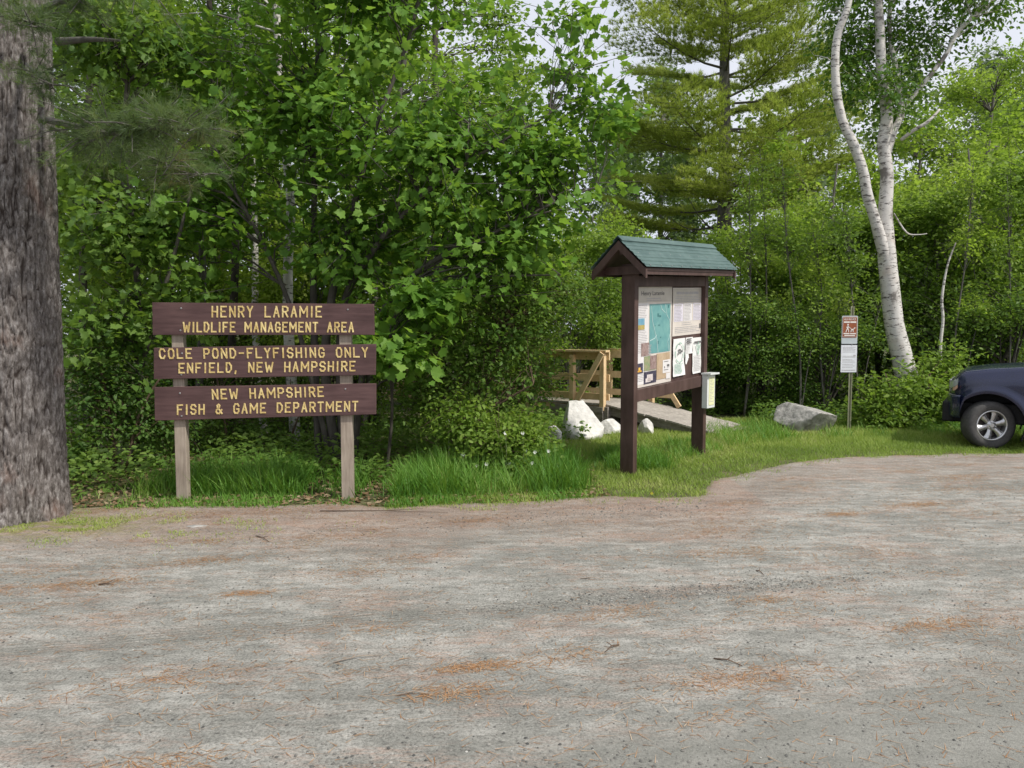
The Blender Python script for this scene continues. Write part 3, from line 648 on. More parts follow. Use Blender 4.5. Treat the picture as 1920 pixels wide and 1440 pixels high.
# papers on the kiosk: positions read on the backboard plane
KP0 = K0+kn*(PT+.004)
def kon(px, py, lift=0): return onplane(px, py, KP0+kn*lift, kn)
def quad(mb, pts, th=.0012): mb.hexa([p-kn*th for p in pts]+[p for p in pts])
def krect(mb, A, x0, y0, x1, y1, lift):  # A: (origin top-left, ex, ey) fraction coordinates
    o, ex, ey = A; quad(mb, [o+ex*a+ey*b+kn*lift for a, b in ((x0, y1), (x1, y1), (x1, y0), (x0, y0))])
def lines(mb, A, x0, x1, ys, h, lift, seed=1, gaps=True):
    r_ = random.Random(seed)
    for y in ys:
        x = x0; xe = x1-(x1-x0)*(r_.random()*.25 if gaps else 0)
        while x < xe:
            wl = r_.uniform(.06, .22)*(x1-x0) if gaps else (x1-x0); krect(mb, A, x, y, min(x+wl, xe), y+h, lift); x += wl+.02*(x1-x0)
def textobj(name, txt, A, x0, y0, wfrac, hfrac, mt, parent, base, lift):
    cu = bpy.data.curves.new(name, 'FONT'); cu.body = txt; cu.size = 1; cu.extrude = 0.0; cu.offset = .012
    to = bpy.data.objects.new(name, cu); C.objects.link(to); dg = bpy.context.evaluated_depsgraph_get()
    me = bpy.data.meshes.new_from_object(to.evaluated_get(dg)); bpy.data.objects.remove(to)
    V = np.array([v.co for v in me.vertices]); mn, mx_ = V.min(0), V.max(0); o, ex, ey = A
    for v in me.vertices:
        a = (v.co.x-mn[0])/(mx_[0]-mn[0]); b = (v.co.y-mn[1])/(mx_[1]-mn[1])
        v.co = o+ex*(x0+a*wfrac)+ey*(y0+hfrac*(1-b))+kn_for(ex, ey)*lift-base
    me.materials.clear(); me.materials.append(M[mt]); return link(name, me, None, parent)
def kn_for(ex, ey): return ey.cross(ex).normalized()
def frame(tl, tr_, bl): return (tl, tr_-tl, bl-tl)
# large map poster, left column
o = kon(1196, 538); A1 = frame(kp(.095, PT+.004, 2.285), kp(1.02, PT+.004, 2.285), kp(.095, PT+.004, 1.065))
mp = thing('map_poster', 'tall printed map poster in the left half of the notice kiosk', 'poster', kc)
mb = MB(kc); krect(mb, A1, 0, 0, 1, 1, .001); mb.build('sheet', 'poster_paper', mp)
mb = MB(kc); krect(mb, A1, .01, .01, .99, .165, .0025); mb.build('heading_band', 'poster_band', mp)
textobj('heading', 'Henry Laramie', A1, .13, .055, .64, .055, 'ink', mp, kc, .004)
mb = MB(kc); lines(mb, A1, .28, .78, [.125, .145], .009, .004, 2); mb.build('subheading', 'faint_ink', mp)
mb = MB(kc); krect(mb, A1, .01, .175, .33, .97, .0025); mb.build('text_column', 'poster_white', mp)
mb = MB(kc); lines(mb, A1, .02, .31, [.19+.0165*i for i in range(46) if not (7.5 < i < 15 or 28.5 < i < 39)], .007, .004, 3)
lines(mb, A1, .32, .42, [.59+.0165*i for i in range(7)], .007, .0075, 4); mb.build('text_lines', 'faint_ink', mp)
mb = MB(kc); krect(mb, A1, .36, .185, .955, .68, .004); pm = mb.build('printed_map', 'map_teal', mp)
mb = MB(kc); r_ = random.Random(4)
for ch in [[(.40, .20), (.44, .36), (.50, .45), (.57, .55), (.60, .68)], [(.37, .55), (.5, .53), (.56, .50)], [(.80, .19), (.84, .30), (.93, .36), (.95, .45)], [(.95, .5), (.88, .58), (.92, .68)], [(.66, .19), (.70, .24), (.80, .28)]]:
    for a, b in zip(ch[:-1], ch[1:]):
        oo, ex, ey = A1; pa = oo+ex*a[0]+ey*a[1]+kn*.0062; pb_ = oo+ex*b[0]+ey*b[1]+kn*.0062
        mb.bar(pa, pb_, .008, .0012, kn.cross((pb_-pa).normalized()))
mb.build('map_roads', 'map_line', pm)
mb = MB(kc)
for x_, y_, w_, h_ in ((.58, .28, .04, .035), (.63, .30, .05, .02), (.60, .395, .05, .012), (.66, .52, .03, .012), (.58, .56, .04, .03), (.88, .2, .03, .03), (.5, .4, .03, .008)): krect(mb, A1, x_, y_, x_+w_, y_+h_, .0062)
mb.build('map_marks', 'map_dark', pm)
def photo(x0, y0, x1, y1, mt, lift=.0062, extra=None):
    mb = MB(kc); krect(mb, A1, x0, y0, x1, y1, lift); ph = mb.build('photograph', mt, mp)
    if extra:
        mb = MB(kc)
        for e in extra[1]: krect(mb, A1, *e, lift+.0015)
        mb.build('photo_detail', extra[0], ph)
photo(.0+.015, .32, .22, .43, 'photo_sky', extra=('photo_field', [(.015, .385, .22, .43)]))
photo(.14, .565, .36, .695, 'photo_bark')
photo(.015, .76, .19, .86, 'photo_dark', extra=('photo_orange', [(.07, .80, .12, .84), (.04, .83, .15, .845)]))
photo(.22, .70, .56, .845, 'photo_green', extra=('photo_bark', [(.38, .70, .385+.17, .84)]))
photo(.22, .855, .56, .975, 'photo_dark', extra=('photo_pale', [(.30, .885, .46, .95), (.26, .92, .40, .96)]))
photo(.57, .69, .955, .955, 'photo_tan')
mb = MB(kc); krect(mb, A1, .74, .765, .965, .90, .0085); krect(mb, A1, .84, .905, .965, .965, .0085); iv = mb.build('caption_panel', 'poster_white', mp)
mb = MB(kc); krect(mb, A1, .78, .83, .80, .85, .0105); krect(mb, A1, .86, .815, .93, .835, .0105); krect(mb, A1, .87, .835, .88, .85, .0105); krect(mb, A1, .91, .835, .92, .85, .0105)
lines(mb, A1, .77, .93, [.78, .865], .006, .0105, 6); mb.build('caption_marks', 'ink', iv)
# right-hand notice poster
A2 = frame(kp(1.045, PT+.004, 2.255), kp(1.925, PT+.004, 2.255), kp(1.045, PT+.004, 1.635))
np_ = thing('notice_poster', 'wide faded notice poster in the upper right of the kiosk', 'poster', kc)
mb = MB(kc); krect(mb, A2, 0, 0, 1, 1, .001); mb.build('sheet', 'poster_paper', np_)
mb = MB(kc); krect(mb, A2, .01, .02, .99, .31, .0025); mb.build('heading_band', 'poster_band', np_)
mb = MB(kc); lines(mb, A2, .12, .90, [.085], .05, .004, 8); mb.build('heading', 'faint_ink', np_)
mb = MB(kc); lines(mb, A2, .08, .95, [.18, .215, .25, .285], .012, .004, 9); lines(mb, A2, .3, .65, [.73, .77], .012, .004, 10); lines(mb, A2, .08, .95, [.82, .855, .89, .925], .012, .004, 11); mb.build('text_lines', 'faint_ink', np_)
for i, x0 in enumerate((.04, .345, .68)):
    mb = MB(kc); krect(mb, A2, x0, .33, x0+.29, .70, .004); sh = mb.build('inset_sheet', 'lilac_paper' if i != 1 else 'poster_white', np_)
    mb = MB(kc); krect(mb, A2, x0+.03, .345, x0+.24, .385, .0062); lines(mb, A2, x0+.02, x0+.26, [.40+.03*j for j in range(10)], .010, .0062, 20+i); mb.build('inset_text', 'faint_ink', sh)
mb = MB(kc); krect(mb, A2, .90, .78, .94, .88, .0062); mb.build('small_emblem', 'ink', np_)
# three pinned sheets
def bend(A, lab, x0, x1, z0, z1, seed, torn=False, head=None, ring=False, mt='paper'):
    root = thing('pinned_sheet', lab, 'notice', kc, 0, 'paper sheets pinned in the kiosk')
    A = frame(kp(x0, PT+.004, z1), kp(x1, PT+.004, z1), kp(x0, PT+.004, z0)); oo, ex, ey = A
    mb = MB(kc); r_ = random.Random(seed); nx, ny = 12, 24; vs = []; fs = []
    for j in range(ny+1):
        for i in range(nx+1):
            a, b = i/nx, j/ny
            lf = .004+.010*math.sin(b*7+seed)*a*b+.012*(max(0, b-.85)/.15)**2*.6+.004*(1+math.sin(a*5+seed))
            vs.append(oo+ex*(a+.015*math.sin(b*16+seed))+ey*b+kn*abs(lf))
    for j in range(ny):
        for i in range(nx):
            a, b = (i+.5)/nx, (j+.5)/ny
            if torn and b > .62 and a > .45-.9*(b-.62)+.12*math.sin(b*9) + .35*(1-b): continue
            fs.append((j*(nx+1)+i, (j+1)*(nx+1)+i, (j+1)*(nx+1)+i+1, j*(nx+1)+i+1))
    mb.add(vs, fs); mb.build('sheet', mt, root, True)
    L = .022
    mb = MB(kc); krect(mb, A, .30, .02, .36, .035, L); 
    if head:
        mb = MB(kc); 
        for y in head: lines(mb, A, .08, .92, [y], .045, L, seed)
        mb.build('heading', 'ink', root)
    if ring:
        mb = MB(kc); c = oo+ex*.5+ey*.38; n_ = 28
        for k_ in range(n_):
            if k_ % 4 == 3: continue
            a0, a1 = 2*PI*k_/n_, 2*PI*(k_+1)/n_
            p0 = c+ex*.36*math.cos(a0)+ey*.26*math.sin(a0)+kn*L; p1 = c+ex*.36*math.cos(a1)+ey*.26*math.sin(a1)+kn*L
            mb.bar(p0, p1, .014, .001, kn.cross((p1-p0).normalized()))
        mb.build('round_emblem', 'green_ink', root)
        mb = MB(kc); krect(mb, A, .40, .28, .58, .33, L); krect(mb, A, .54, .32, .74, .38, L); krect(mb, A, .36, .36, .42, .44, L); mb.build('emblem_centre', 'ink', root)
    mb = MB(kc)
    ys = [.68+.035*j for j in range(8)] if ring else ([.26+.04*j for j in range(9)] if torn else [.50+.045*j for j in range(10)])
    lines(mb, A, .10, .85 if not torn else .6, ys, .012, L-.004, seed+3); mb.build('text_lines', 'green_ink' if ring else 'faint_ink', root)
    return A
bend(None, 'white pinned sheet with a round green emblem, left of the three in the kiosk', 1.055, 1.395, 1.115, 1.60, 1, ring=True)
bend(None, 'torn white sheet with bold heading, pinned between the two whole sheets', 1.41, 1.63, 1.25, 1.60, 2, torn=True, head=[.04, .12, .19])
A5 = bend(None, 'whole white pinned sheet nearest the right kiosk post', 1.635, 1.93, 1.10, 1.585, 3, head=[.10])
o5 = [c_ for c_ in C.objects if c_.get('label', '').startswith('whole white pinned')][0]
mb = MB(kc); oo, ex, ey = A5
for pth in ([(.3, .2), (.42, .34), (.5, .48)], [(.7, .2), (.58, .34), (.5, .48)], [(.5, .12), (.5, .3)]):
    for a, b in zip(pth[:-1], pth[1:]):
        p0 = oo+ex*a[0]+ey*a[1]+kn*.022; p1 = oo+ex*b[0]+ey*b[1]+kn*.022; mb.bar(p0, p1, .016, .001, kn.cross((p1-p0).normalized()))
mb.build('emblem', 'green_ink', o5)
# brochure box on the right post
bx = thing('brochure_box', 'white plastic brochure box with yellow leaflets fixed to the right kiosk post', 'brochure box', kc)
BZ = SH*(KL/2)   # undo the shear at the post
def qb(name, mt, s0, s1, t0, t1, z0, z1, par, bev=.002):
    mb = MB(kc); mb.hexa([K0+ka*s+kn*t+KU*z for z in (z0, z1) for s, t in ((s0, t0), (s1, t0), (s1, t1), (s0, t1))]); return mb.build(name, mt, par, bevel=bev)
q = KL-.115
body = qb('box_body', 'box_white', q, q+.25, .093, .17, .66, 1.115, bx)
qb('leaflets', 'brochure_yellow', q+.05, q+.215, .1705, .176, .70, 1.08, bx, .001)
qb('lid', 'box_white', q-.02, q+.27, .085, .225, 1.118, 1.142, bx)
mb = MB(kc)
for i in range(16):
    z = 1.06-.021*i; mb.hexa([K0+ka*s+kn*t+KU*zz for zz in (z, z+.006) for s, t in ((q+.07, .176), (q+.19-.03*(i % 3), .176), (q+.19-.03*(i % 3), .1775), (q+.07, .1775))])
mb.build('printed_lines', 'faint_ink', bx)

# ------------------------------------------------------------ footbridge
BN0 = Vector((3.25, 12.55, 0)); bd = Vector((-.769, .639, 0)); bw = Vector((.639, .769, 0)); BWd = 1.2; DZ = .40
def bp(s, t, z): return BN0+bd*s+bw*t+Vector((0, 0, z))-BO
BO = Vector((0, 0, 0)); bc = BN0+bd*2.2+bw*.6
br_ = thing('footbridge', 'wooden footbridge with new timber railings and a grey plank ramp behind the kiosk', 'footbridge', bc)
def bbox(mb, s0, s1, t0, t1, z0, z1, z0b=None, z1b=None):
    z0b = z0 if z0b is None else z0b; z1b = z1 if z1b is None else z1b
    mb.hexa([bp(s0, t0, z0), bp(s1, t0, z0b), bp(s1, t1, z0b), bp(s0, t1, z0), bp(s0, t0, z1), bp(s1, t0, z1b), bp(s1, t1, z1b), bp(s0, t1, z1)])
mb = MB(bc); npl = 15
for i in range(npl):
    s0 = 2.0*i/npl+.006; s1 = 2.0*(i+1)/npl-.006; z = lambda s: .075+(DZ-.075)*s/2.0; j = random.uniform(-.02, .02)
    bbox(mb, s0, s1, -.03+j, BWd+.03+j, z(s0)-.035, z(s0), z(s1)-.035, z(s1))
mb.build('ramp_planks', 'weathered_plank', br_, bevel=.003)
for t in (.02, BWd-.06):
    mb = MB(bc); bbox(mb, .25, 2.0, t, t+.04, -.04, .075, .20, .355); mb.build('ramp_joist', 'old_timber', br_)
mb = MB(bc); bbox(mb, -.16, .02, .1, BWd+.12, .0, .035); mb.build('foot_plank', 'weathered_plank', br_, bevel=.003)
mb = MB(bc); npl = 44
for i in range(npl):
    s0 = 2.006+.14*i; bbox(mb, s0, s0+.13, -.04, BWd+.04, DZ-.035, DZ)
mb.build('deck_planks', 'weathered_plank', br_, bevel=.003)
for t in (-.005, BWd-.04):
    mb = MB(bc); bbox(mb, 2.0, 8.1, t, t+.05, DZ-.24, DZ-.04); mb.build('beam', 'new_lumber', br_)
for k_, (s, t) in enumerate([(s, t) for t in (-.06, BWd+.06) for s in ((2.05, 2.72, 4.3, 5.9, 7.5) if t < 0 else (1.80, 2.75, 4.3, 5.9, 7.5))]):
    mb = MB(bc); bbox(mb, s-.045, s+.045, t-.045, t+.045, DZ-.12, 1.33 if not (t < 0 and k_ == 1) else 1.28); mb.build('post', 'new_lumber', br_, bevel=.003)
for t, sa in ((-.06, 1.95), (BWd+.06, 1.72)):
    mb = MB(bc); bbox(mb, sa, 7.6, t-.07, t+.07, 1.332, 1.37); mb.build('handrail', 'new_lumber', br_, bevel=.003)
    ins = .047 if t < 0 else -.047
    for z0, z1 in ((1.19, 1.33), (.80, .93), (.46, .58)):
        sa2 = sa if z0 > .5 or t < 0 else 1.30
        mb = MB(bc); bbox(mb, sa2, 7.55, t+ins, t+ins+.035*(1 if ins > 0 else -1), z0, z1); mb.build('rail_board', 'new_lumber', br_, bevel=.003)
mb = MB(bc); mb.bar(bp(2.02, -.14, 1.32), bp(2.66, -.16, .26), .10, .04, bd); mb.build('brace', 'new_lumber', br_, bevel=.003)
mb = MB(bc); mb.bar(bp(1.92, BWd+.0, 1.32), bp(1.18, BWd-.0, .30), .09, .04, bd); mb.build('brace', 'new_lumber', br_, bevel=.003)
for z in (.02, .13, .24):
    mb = MB(bc); bbox(mb, 2.02, 3.2, -.10-.02*(z > .2), .06, z-.0, z+.105); mb.build('abutment_timber', 'old_timber', br_, bevel=.006)
mb = MB(bc); bbox(mb, 1.93, 2.02, -.08, BWd, .0, .35); mb.build('abutment_timber', 'old_timber', br_, bevel=.006)

# ------------------------------------------------------------ metal sign post
sp = ground(1592, 803); sp = Vector((at(1592, 800, 13.3).x, 13.3, 0))
ms_ = thing('sign_post', 'green-grey metal post carrying a brown dog-walking sign over a white notice', 'sign', sp)
mb = MB(sp); Zt = at(1592, 574, 13.3).z
for dx, w_, dy in ((-.024, .012, 0.0), (.024, .012, 0.0), (0, .028, .022)): mb.box(sp+Vector((dx, dy, Zt/2)), w_, .006, Zt)
for dx in (-.016, .016): mb.box(sp+Vector((dx*1.05, .011, Zt/2)), .004, .022, Zt-.01)
mb.build('post', 'galvanised', ms_)
def zz(py): return at(1592, py, 13.27).z
def plate(name, mt, x0, x1, z0, z1, y, r_=.02):
    mb = MB(sp); pts = []
    for cx_, cz_, a0 in ((x1-r_, z1-r_, 0), (x0+r_, z1-r_, 90), (x0+r_, z0+r_, 180), (x1-r_, z0+r_, 270)):
        for k_ in range(5): a = R(a0+22.5*k_); pts.append(Vector((cx_+r_*math.cos(a), y, cz_+r_*math.sin(a))))
    n_ = len(pts); bk = [p+Vector((0, .0025, 0)) for p in pts]
    mb.add(pts+bk, [tuple(range(n_)), tuple(range(2*n_-1, n_-1, -1))]+[(i, (i+1) % n_, n_+(i+1) % n_, n_+i) for i in range(n_)])
    return mb.build(name, mt, ms_ if name in ('backing_plate', 'dog_sign', 'notice_plate') else None)
cxs = at(1594.5, 600, 13.27).x; h2 = .137
b0 = plate('backing_plate', 'plate_grey', cxs-h2, cxs+h2, zz(645), zz(592), sp.y-.012)
b1 = plate('dog_sign', 'park_brown', cxs-h2+.010, cxs+h2-.010, zz(633), zz(594), sp.y-.0165)
def child(o, p): o.parent = p; return o
mb = MB(sp); yF = sp.y-.019
x0, x1, z0, z1 = cxs-h2+.016, cxs+h2-.016, zz(631.7), zz(595.2)
for a, b in (((x0, z0), (x1, z0)), ((x1, z0), (x1, z1)), ((x1, z1), (x0, z1)), ((x0, z1), (x0, z0))):
    mb.box(Vector(((a[0]+b[0])/2, yF, (a[1]+b[1])/2)), max(abs(a[0]-b[0]), .004), .001, max(abs(a[1]-b[1]), .004))
mb.build('border', 'sign_white', b1)
A6 = (Vector((x0, yF, z1)), Vector((x1-x0, 0, 0)), Vector((0, 0, z0-z1)))
kn_old = kn
textobj('lettering', 'HELP PROTECT', A6, .08, .05, .84, .10, 'sign_white', b1, sp, .0008)
kn = Vector((0, -1, 0))
mb = MB(sp)
for k_, (a, b) in enumerate(((.06, .48), (.52, .94))): krect(mb, A6, a, .80, b, .86, .0012); krect(mb, A6, a, .20, b, .28, .0012)
krect(mb, A6, .12, .90, .88, .955, .0012); mb.build('small_text', 'sign_white', b1)
mb = MB(sp); oo, ex, ey = A6
def disc(c, r_, asp=1.0):
    n_ = 14; P_ = [oo+ex*(c[0]+r_*math.cos(2*PI*k_/n_))+ey*(c[1]+r_*.8*math.sin(2*PI*k_/n_)) for k_ in range(n_)]; quad(mb, [p+kn*.0012 for p in P_][::-1]) if False else mb.add([p+kn*.0014 for p in P_], [tuple(range(n_))])
disc((.36, .37), .055)
def limb(a, b, w_, k_=[0]):
    k_[0] += 1; p0 = oo+ex*a[0]+ey*a[1]+kn*(.0012+.0002*(k_[0] % 6)); p1 = oo+ex*b[0]+ey*b[1]+kn*(.0012+.0002*(k_[0] % 6)); mb.bar(p0, p1, w_, .0008, kn.cross((p1-p0).normalized()))
for a, b, w_ in (((.35, .43), (.34, .58), .026), ((.34, .56), (.26, .66), .014), ((.26, .66), (.22, .76), .013), ((.35, .57), (.41, .66), .014), ((.41, .66), (.42, .76), .013),
                 ((.37, .45), (.50, .54), .010), ((.34, .45), (.24, .52), .010), ((.50, .54), (.62, .60), .004), ((.60, .62), (.76, .62), .022), ((.60, .63), (.56, .75), .009), ((.66, .64), (.64, .75), .008),
                 ((.74, .64), (.76, .75), .009), ((.78, .60), (.84, .52), .014), ((.82, .52), (.90, .545), .012), ((.60, .60), (.54, .53), .006)): limb(a, b, w_)
mb.build('walker_and_dog_pictogram', 'sign_white', b1, fixn=False)
b2 = plate('notice_plate', 'plate_white', cxs-h2, cxs+h2, zz(698), zz(647), sp.y-.014, .004)
A7 = (Vector((cxs-h2, sp.y-.0145, zz(647))), Vector((2*h2, 0, 0)), Vector((0, 0, zz(698)-zz(647))))
mb = MB(sp); lines(mb, A7, .10, .92, [.07, .11, .15, .20, .25, .40, .44, .52, .57, .62, .70, .76, .82], .014, .0012, 31); lines(mb, A7, .08, .95, [.91], .03, .0012, 32); krect(mb, A7, .78, .36, .92, .42, .0012)
mb.build('text_lines', 'faint_ink', b2)
mb = MB(sp); mb.box(Vector((cxs, sp.y-.009, zz(645.8))), .30, .012, .02)
mb.build('bracket', 'black_plastic', ms_)
for z_ in (zz(596.5), zz(646)): mb = MB(sp); mb.lathe(Vector((sp.x, sp.y-.019, z_)), (0, -1, 0), [(0, .005), (.007, .004), (.009, 0)], 8); mb.build('bolt', 'bolt_steel', ms_)
kn = kn_old

# ------------------------------------------------------------ pickup truck
wc = at(1852, 797, 11.1); TR = .348
hd = Vector((-.84, .543, 0)).normalized(); tn = Vector((hd.y, -hd.x, 0)); tn = tn if tn.y < 0 else -tn   # side facing the camera
TB = Vector((wc.x, wc.y, 0))   # local origin: front wheel on the camera side, u forward, v toward camera
truck = thing('pickup_truck', 'dark blue pickup truck with chrome six-spoke wheels at the right edge', 'pickup truck', TB)
def tp(u, v, z):
    u = u if u < .3 else .3+(u-.3)*.42
    return TB+hd*u+tn*v+Vector((0, 0, z))
HWB = .93; CV = -HWB+.06          # body centreline offset
ZA = .60
us = np.concatenate([np.arange(.80, -.62, -.03), np.arange(-.62, -4.55, -.06)])
def arch(u, uc): 
    d = abs(u-uc); ra = .46
    return TR+math.sqrt(max(ra*ra-d*d, 0)) if d < ra else 0
def top(u):
    return float(np.interp(u, [-4.6, -4.5, -2.95, -2.9, -1.3, -.65, 0, .35, .55, .68, .76, .80], [1.30, 1.32, 1.32, 1.30, 1.27, 1.22, 1.17, 1.115, 1.06, .99, .90, .80]))
def bot(u):
    b = float(np.interp(u, [-4.6, -4.4, -3.9, -.6, .45, .60, .80], [.55, .50, .46, .42, .46, .42, .48])); return max(b, arch(u, 0), arch(u, -3.22))
def half(u, zf):  # half width
    pl = float(np.interp(u, [-4.6, -4.4, .2, .45, .62, .74, .80], [.86, .92, HWB, .90, .80, .62, .40]))
    fl = .035*math.exp(-((abs(u)-.45)/.13)**2) if False else 0
    return pl*(1-.05*zf**3-.015*(1-zf))
KS, TS = 9, 12
loops = []
for u in us:
    zb, zt = bot(u), top(u); lp = []
    for k_ in range(KS+1):
        f = k_/KS; z = zb+(zt-.07-zb)*f; hump = .018*math.exp(-((z-.95)/.10)**2)
        fla = .045*math.exp(-((math.hypot(u, z-TR)-.49)/.055)**2)+.045*math.exp(-((math.hypot(u+3.22, z-TR)-.49)/.055)**2)
        lp.append((half(u, f)+hump+fla, z))
    w0 = lp[-1][0]
    topp = [(w0-.012, zt-.04), (w0-.04, zt-.015)]+[((w0-.09)*(1-j/4), zt+.035*(1-(1-j/4)**2)*(1 if u > -1.3 else .15)) for j in range(0, 5)]
    right = lp+topp; loops.append([tp(u, CV+y, z) for y, z in right]+[tp(u, CV-y, z) for y, z in right[-2::-1]])
mb = MB(TB); m_ = len(loops[0]); vs = [p for l in loops for p in l]
fs = [(i*m_+k_, i*m_+k_+1, (i+1)*m_+k_+1, (i+1)*m_+k_) for i in range(len(loops)-1) for k_ in range(m_-1)]
fs += [tuple(range(m_)), tuple(range((len(loops)-1)*m_+m_-1, (len(loops)-1)*m_-1, -1))]
mb.add(vs, fs); body = mb.build('body', 'car_paint', truck, True, fixn=False)
# cab
mb = MB(TB); cab = []
for u, z, wd_ in ((-1.05, 1.25, .80), (-1.30, 1.45, .76), (-1.62, 1.68, .70), (-1.75, 1.735, .66), (-2.3, 1.76, .66), (-2.75, 1.73, .65), (-2.88, 1.66, .68), (-2.94, 1.45, .74), (-2.98, 1.25, .80)):
    cab.append([tp(u, CV+.84, 1.24), tp(u, CV+wd_+.03, z-.05), tp(u, CV+wd_-.04, z), tp(u, CV, z+.02), tp(u, CV-wd_+.04, z), tp(u, CV-wd_-.03, z-.05), tp(u, CV-.84, 1.24)])
n7 = 7; mb.add([p for l in cab for p in l], [(i*n7+k_, i*n7+k_+1, (i+1)*n7+k_+1, (i+1)*n7+k_) for i in range(len(cab)-1) for k_ in range(n7-1)])
mb.build('cab', 'car_paint', truck, False)
mb = MB(TB); mb.add([tp(-1.02, CV+.72, 1.30), tp(-1.02, CV-.72, 1.30), tp(-1.60, CV-.60, 1.70), tp(-1.60, CV+.60, 1.70)], [(0, 1, 2, 3)]); mb.build('windscreen', 'window_glass', truck, fixn=False)
for sg in (1, -1):
    for u0, u1 in ((-1.45, -2.15), (-2.25, -2.85)):
        mb = MB(TB); yy = lambda z: CV+sg*(.875-.30*(z-1.24))
        mb.add([tp(u0, yy(1.30), 1.30), tp(u1, yy(1.30), 1.30), tp(u1, yy(1.66), 1.64), tp(u0-.22 if u0 > -2 else u0, yy(1.66), 1.64)], [(0, 1, 2, 3)]); mb.build('side_window', 'window_glass', truck, fixn=False)
    mb = MB(TB); mb.box(tp(-1.38, CV+sg*1.03, 1.32), .12, .2, .17, (hd, tn, Vector((0, 0, 1)))); mb.build('wing_mirror', 'black_plastic', truck, bevel=.02)
    # headlight wraps the corner
    mb = MB(TB)
    pts = [(.50, .885), (.58, .845), (.66, .765), (.73, .66), (.775, .52)]
    zt_ = [1.015, 1.0, .985, .965, .945]; zb_ = [.93, .90, .88, .865, .86]
    vsx = [tp(u+.014, CV+sg*(y+.016), z) for (u, y), z in zip(pts, zt_)]+[tp(u+.022, CV+sg*(y+.026), z) for (u, y), z in zip(pts, zb_)]
    mb.add(vsx, [(i, i+1, 5+i+1, 5+i) for i in range(4)]); hl = mb.build('headlight', 'lamp_glass', truck, True, fixn=False)
    mb = MB(TB); vsx = [tp(u+.026, CV+sg*(y+.03), z) for (u, y), z in zip(pts[:3], (.925, .895, .875))]+[tp(u+.026, CV+sg*(y+.03), z) for (u, y), z in zip(pts[:3], (.875, .84, .825))]
    mb.add(vsx, [(i, i+1, 3+i+1, 3+i) for i in range(2)]); mb.build('indicator', 'amber_glass', hl, fixn=False)
# bumper: wraps round the front, lower
mb = MB(TB); pr = [(.44, .97), (.60, .93), (.74, .80), (.84, .60), (.90, .30), (.91, 0)]
pr2 = pr+[(u, -y) for u, y in pr[-2::-1]]; vv = []
for u, y in pr2:
    for z, k_ in ((.44, .05), (.47, .01), (.60, 0), (.73, .0), (.765, .02), (.775, .08)): vv.append(tp(u-k_*.6, CV+y*(1-k_*.5), z))
mb.add(vv, [(i*6+k_, i*6+k_+1, (i+1)*6+k_+1, (i+1)*6+k_) for i in range(len(pr2)-1) for k_ in range(5)]); mb.build('front_bumper', 'car_paint', truck, True, fixn=False)
mb = MB(TB); mb.box(tp(.80, CV, .88), .04, .9, .2, (hd, tn, Vector((0, 0, 1)))); mb.build('grille', 'chrome', truck, bevel=.02)
mb = MB(TB); mb.box(tp(-4.62, CV, .6), .16, 1.8, .2, (hd, tn, Vector((0, 0, 1)))); mb.build('rear_bumper', 'chrome', truck, bevel=.02)
mb = MB(TB); mb.box(tp(-1.9, CV, .50), 5.0, 1.3, .3, (hd, tn, Vector((0, 0, 1)))); mb.build('chassis', 'black_plastic', truck, bevel=.02)
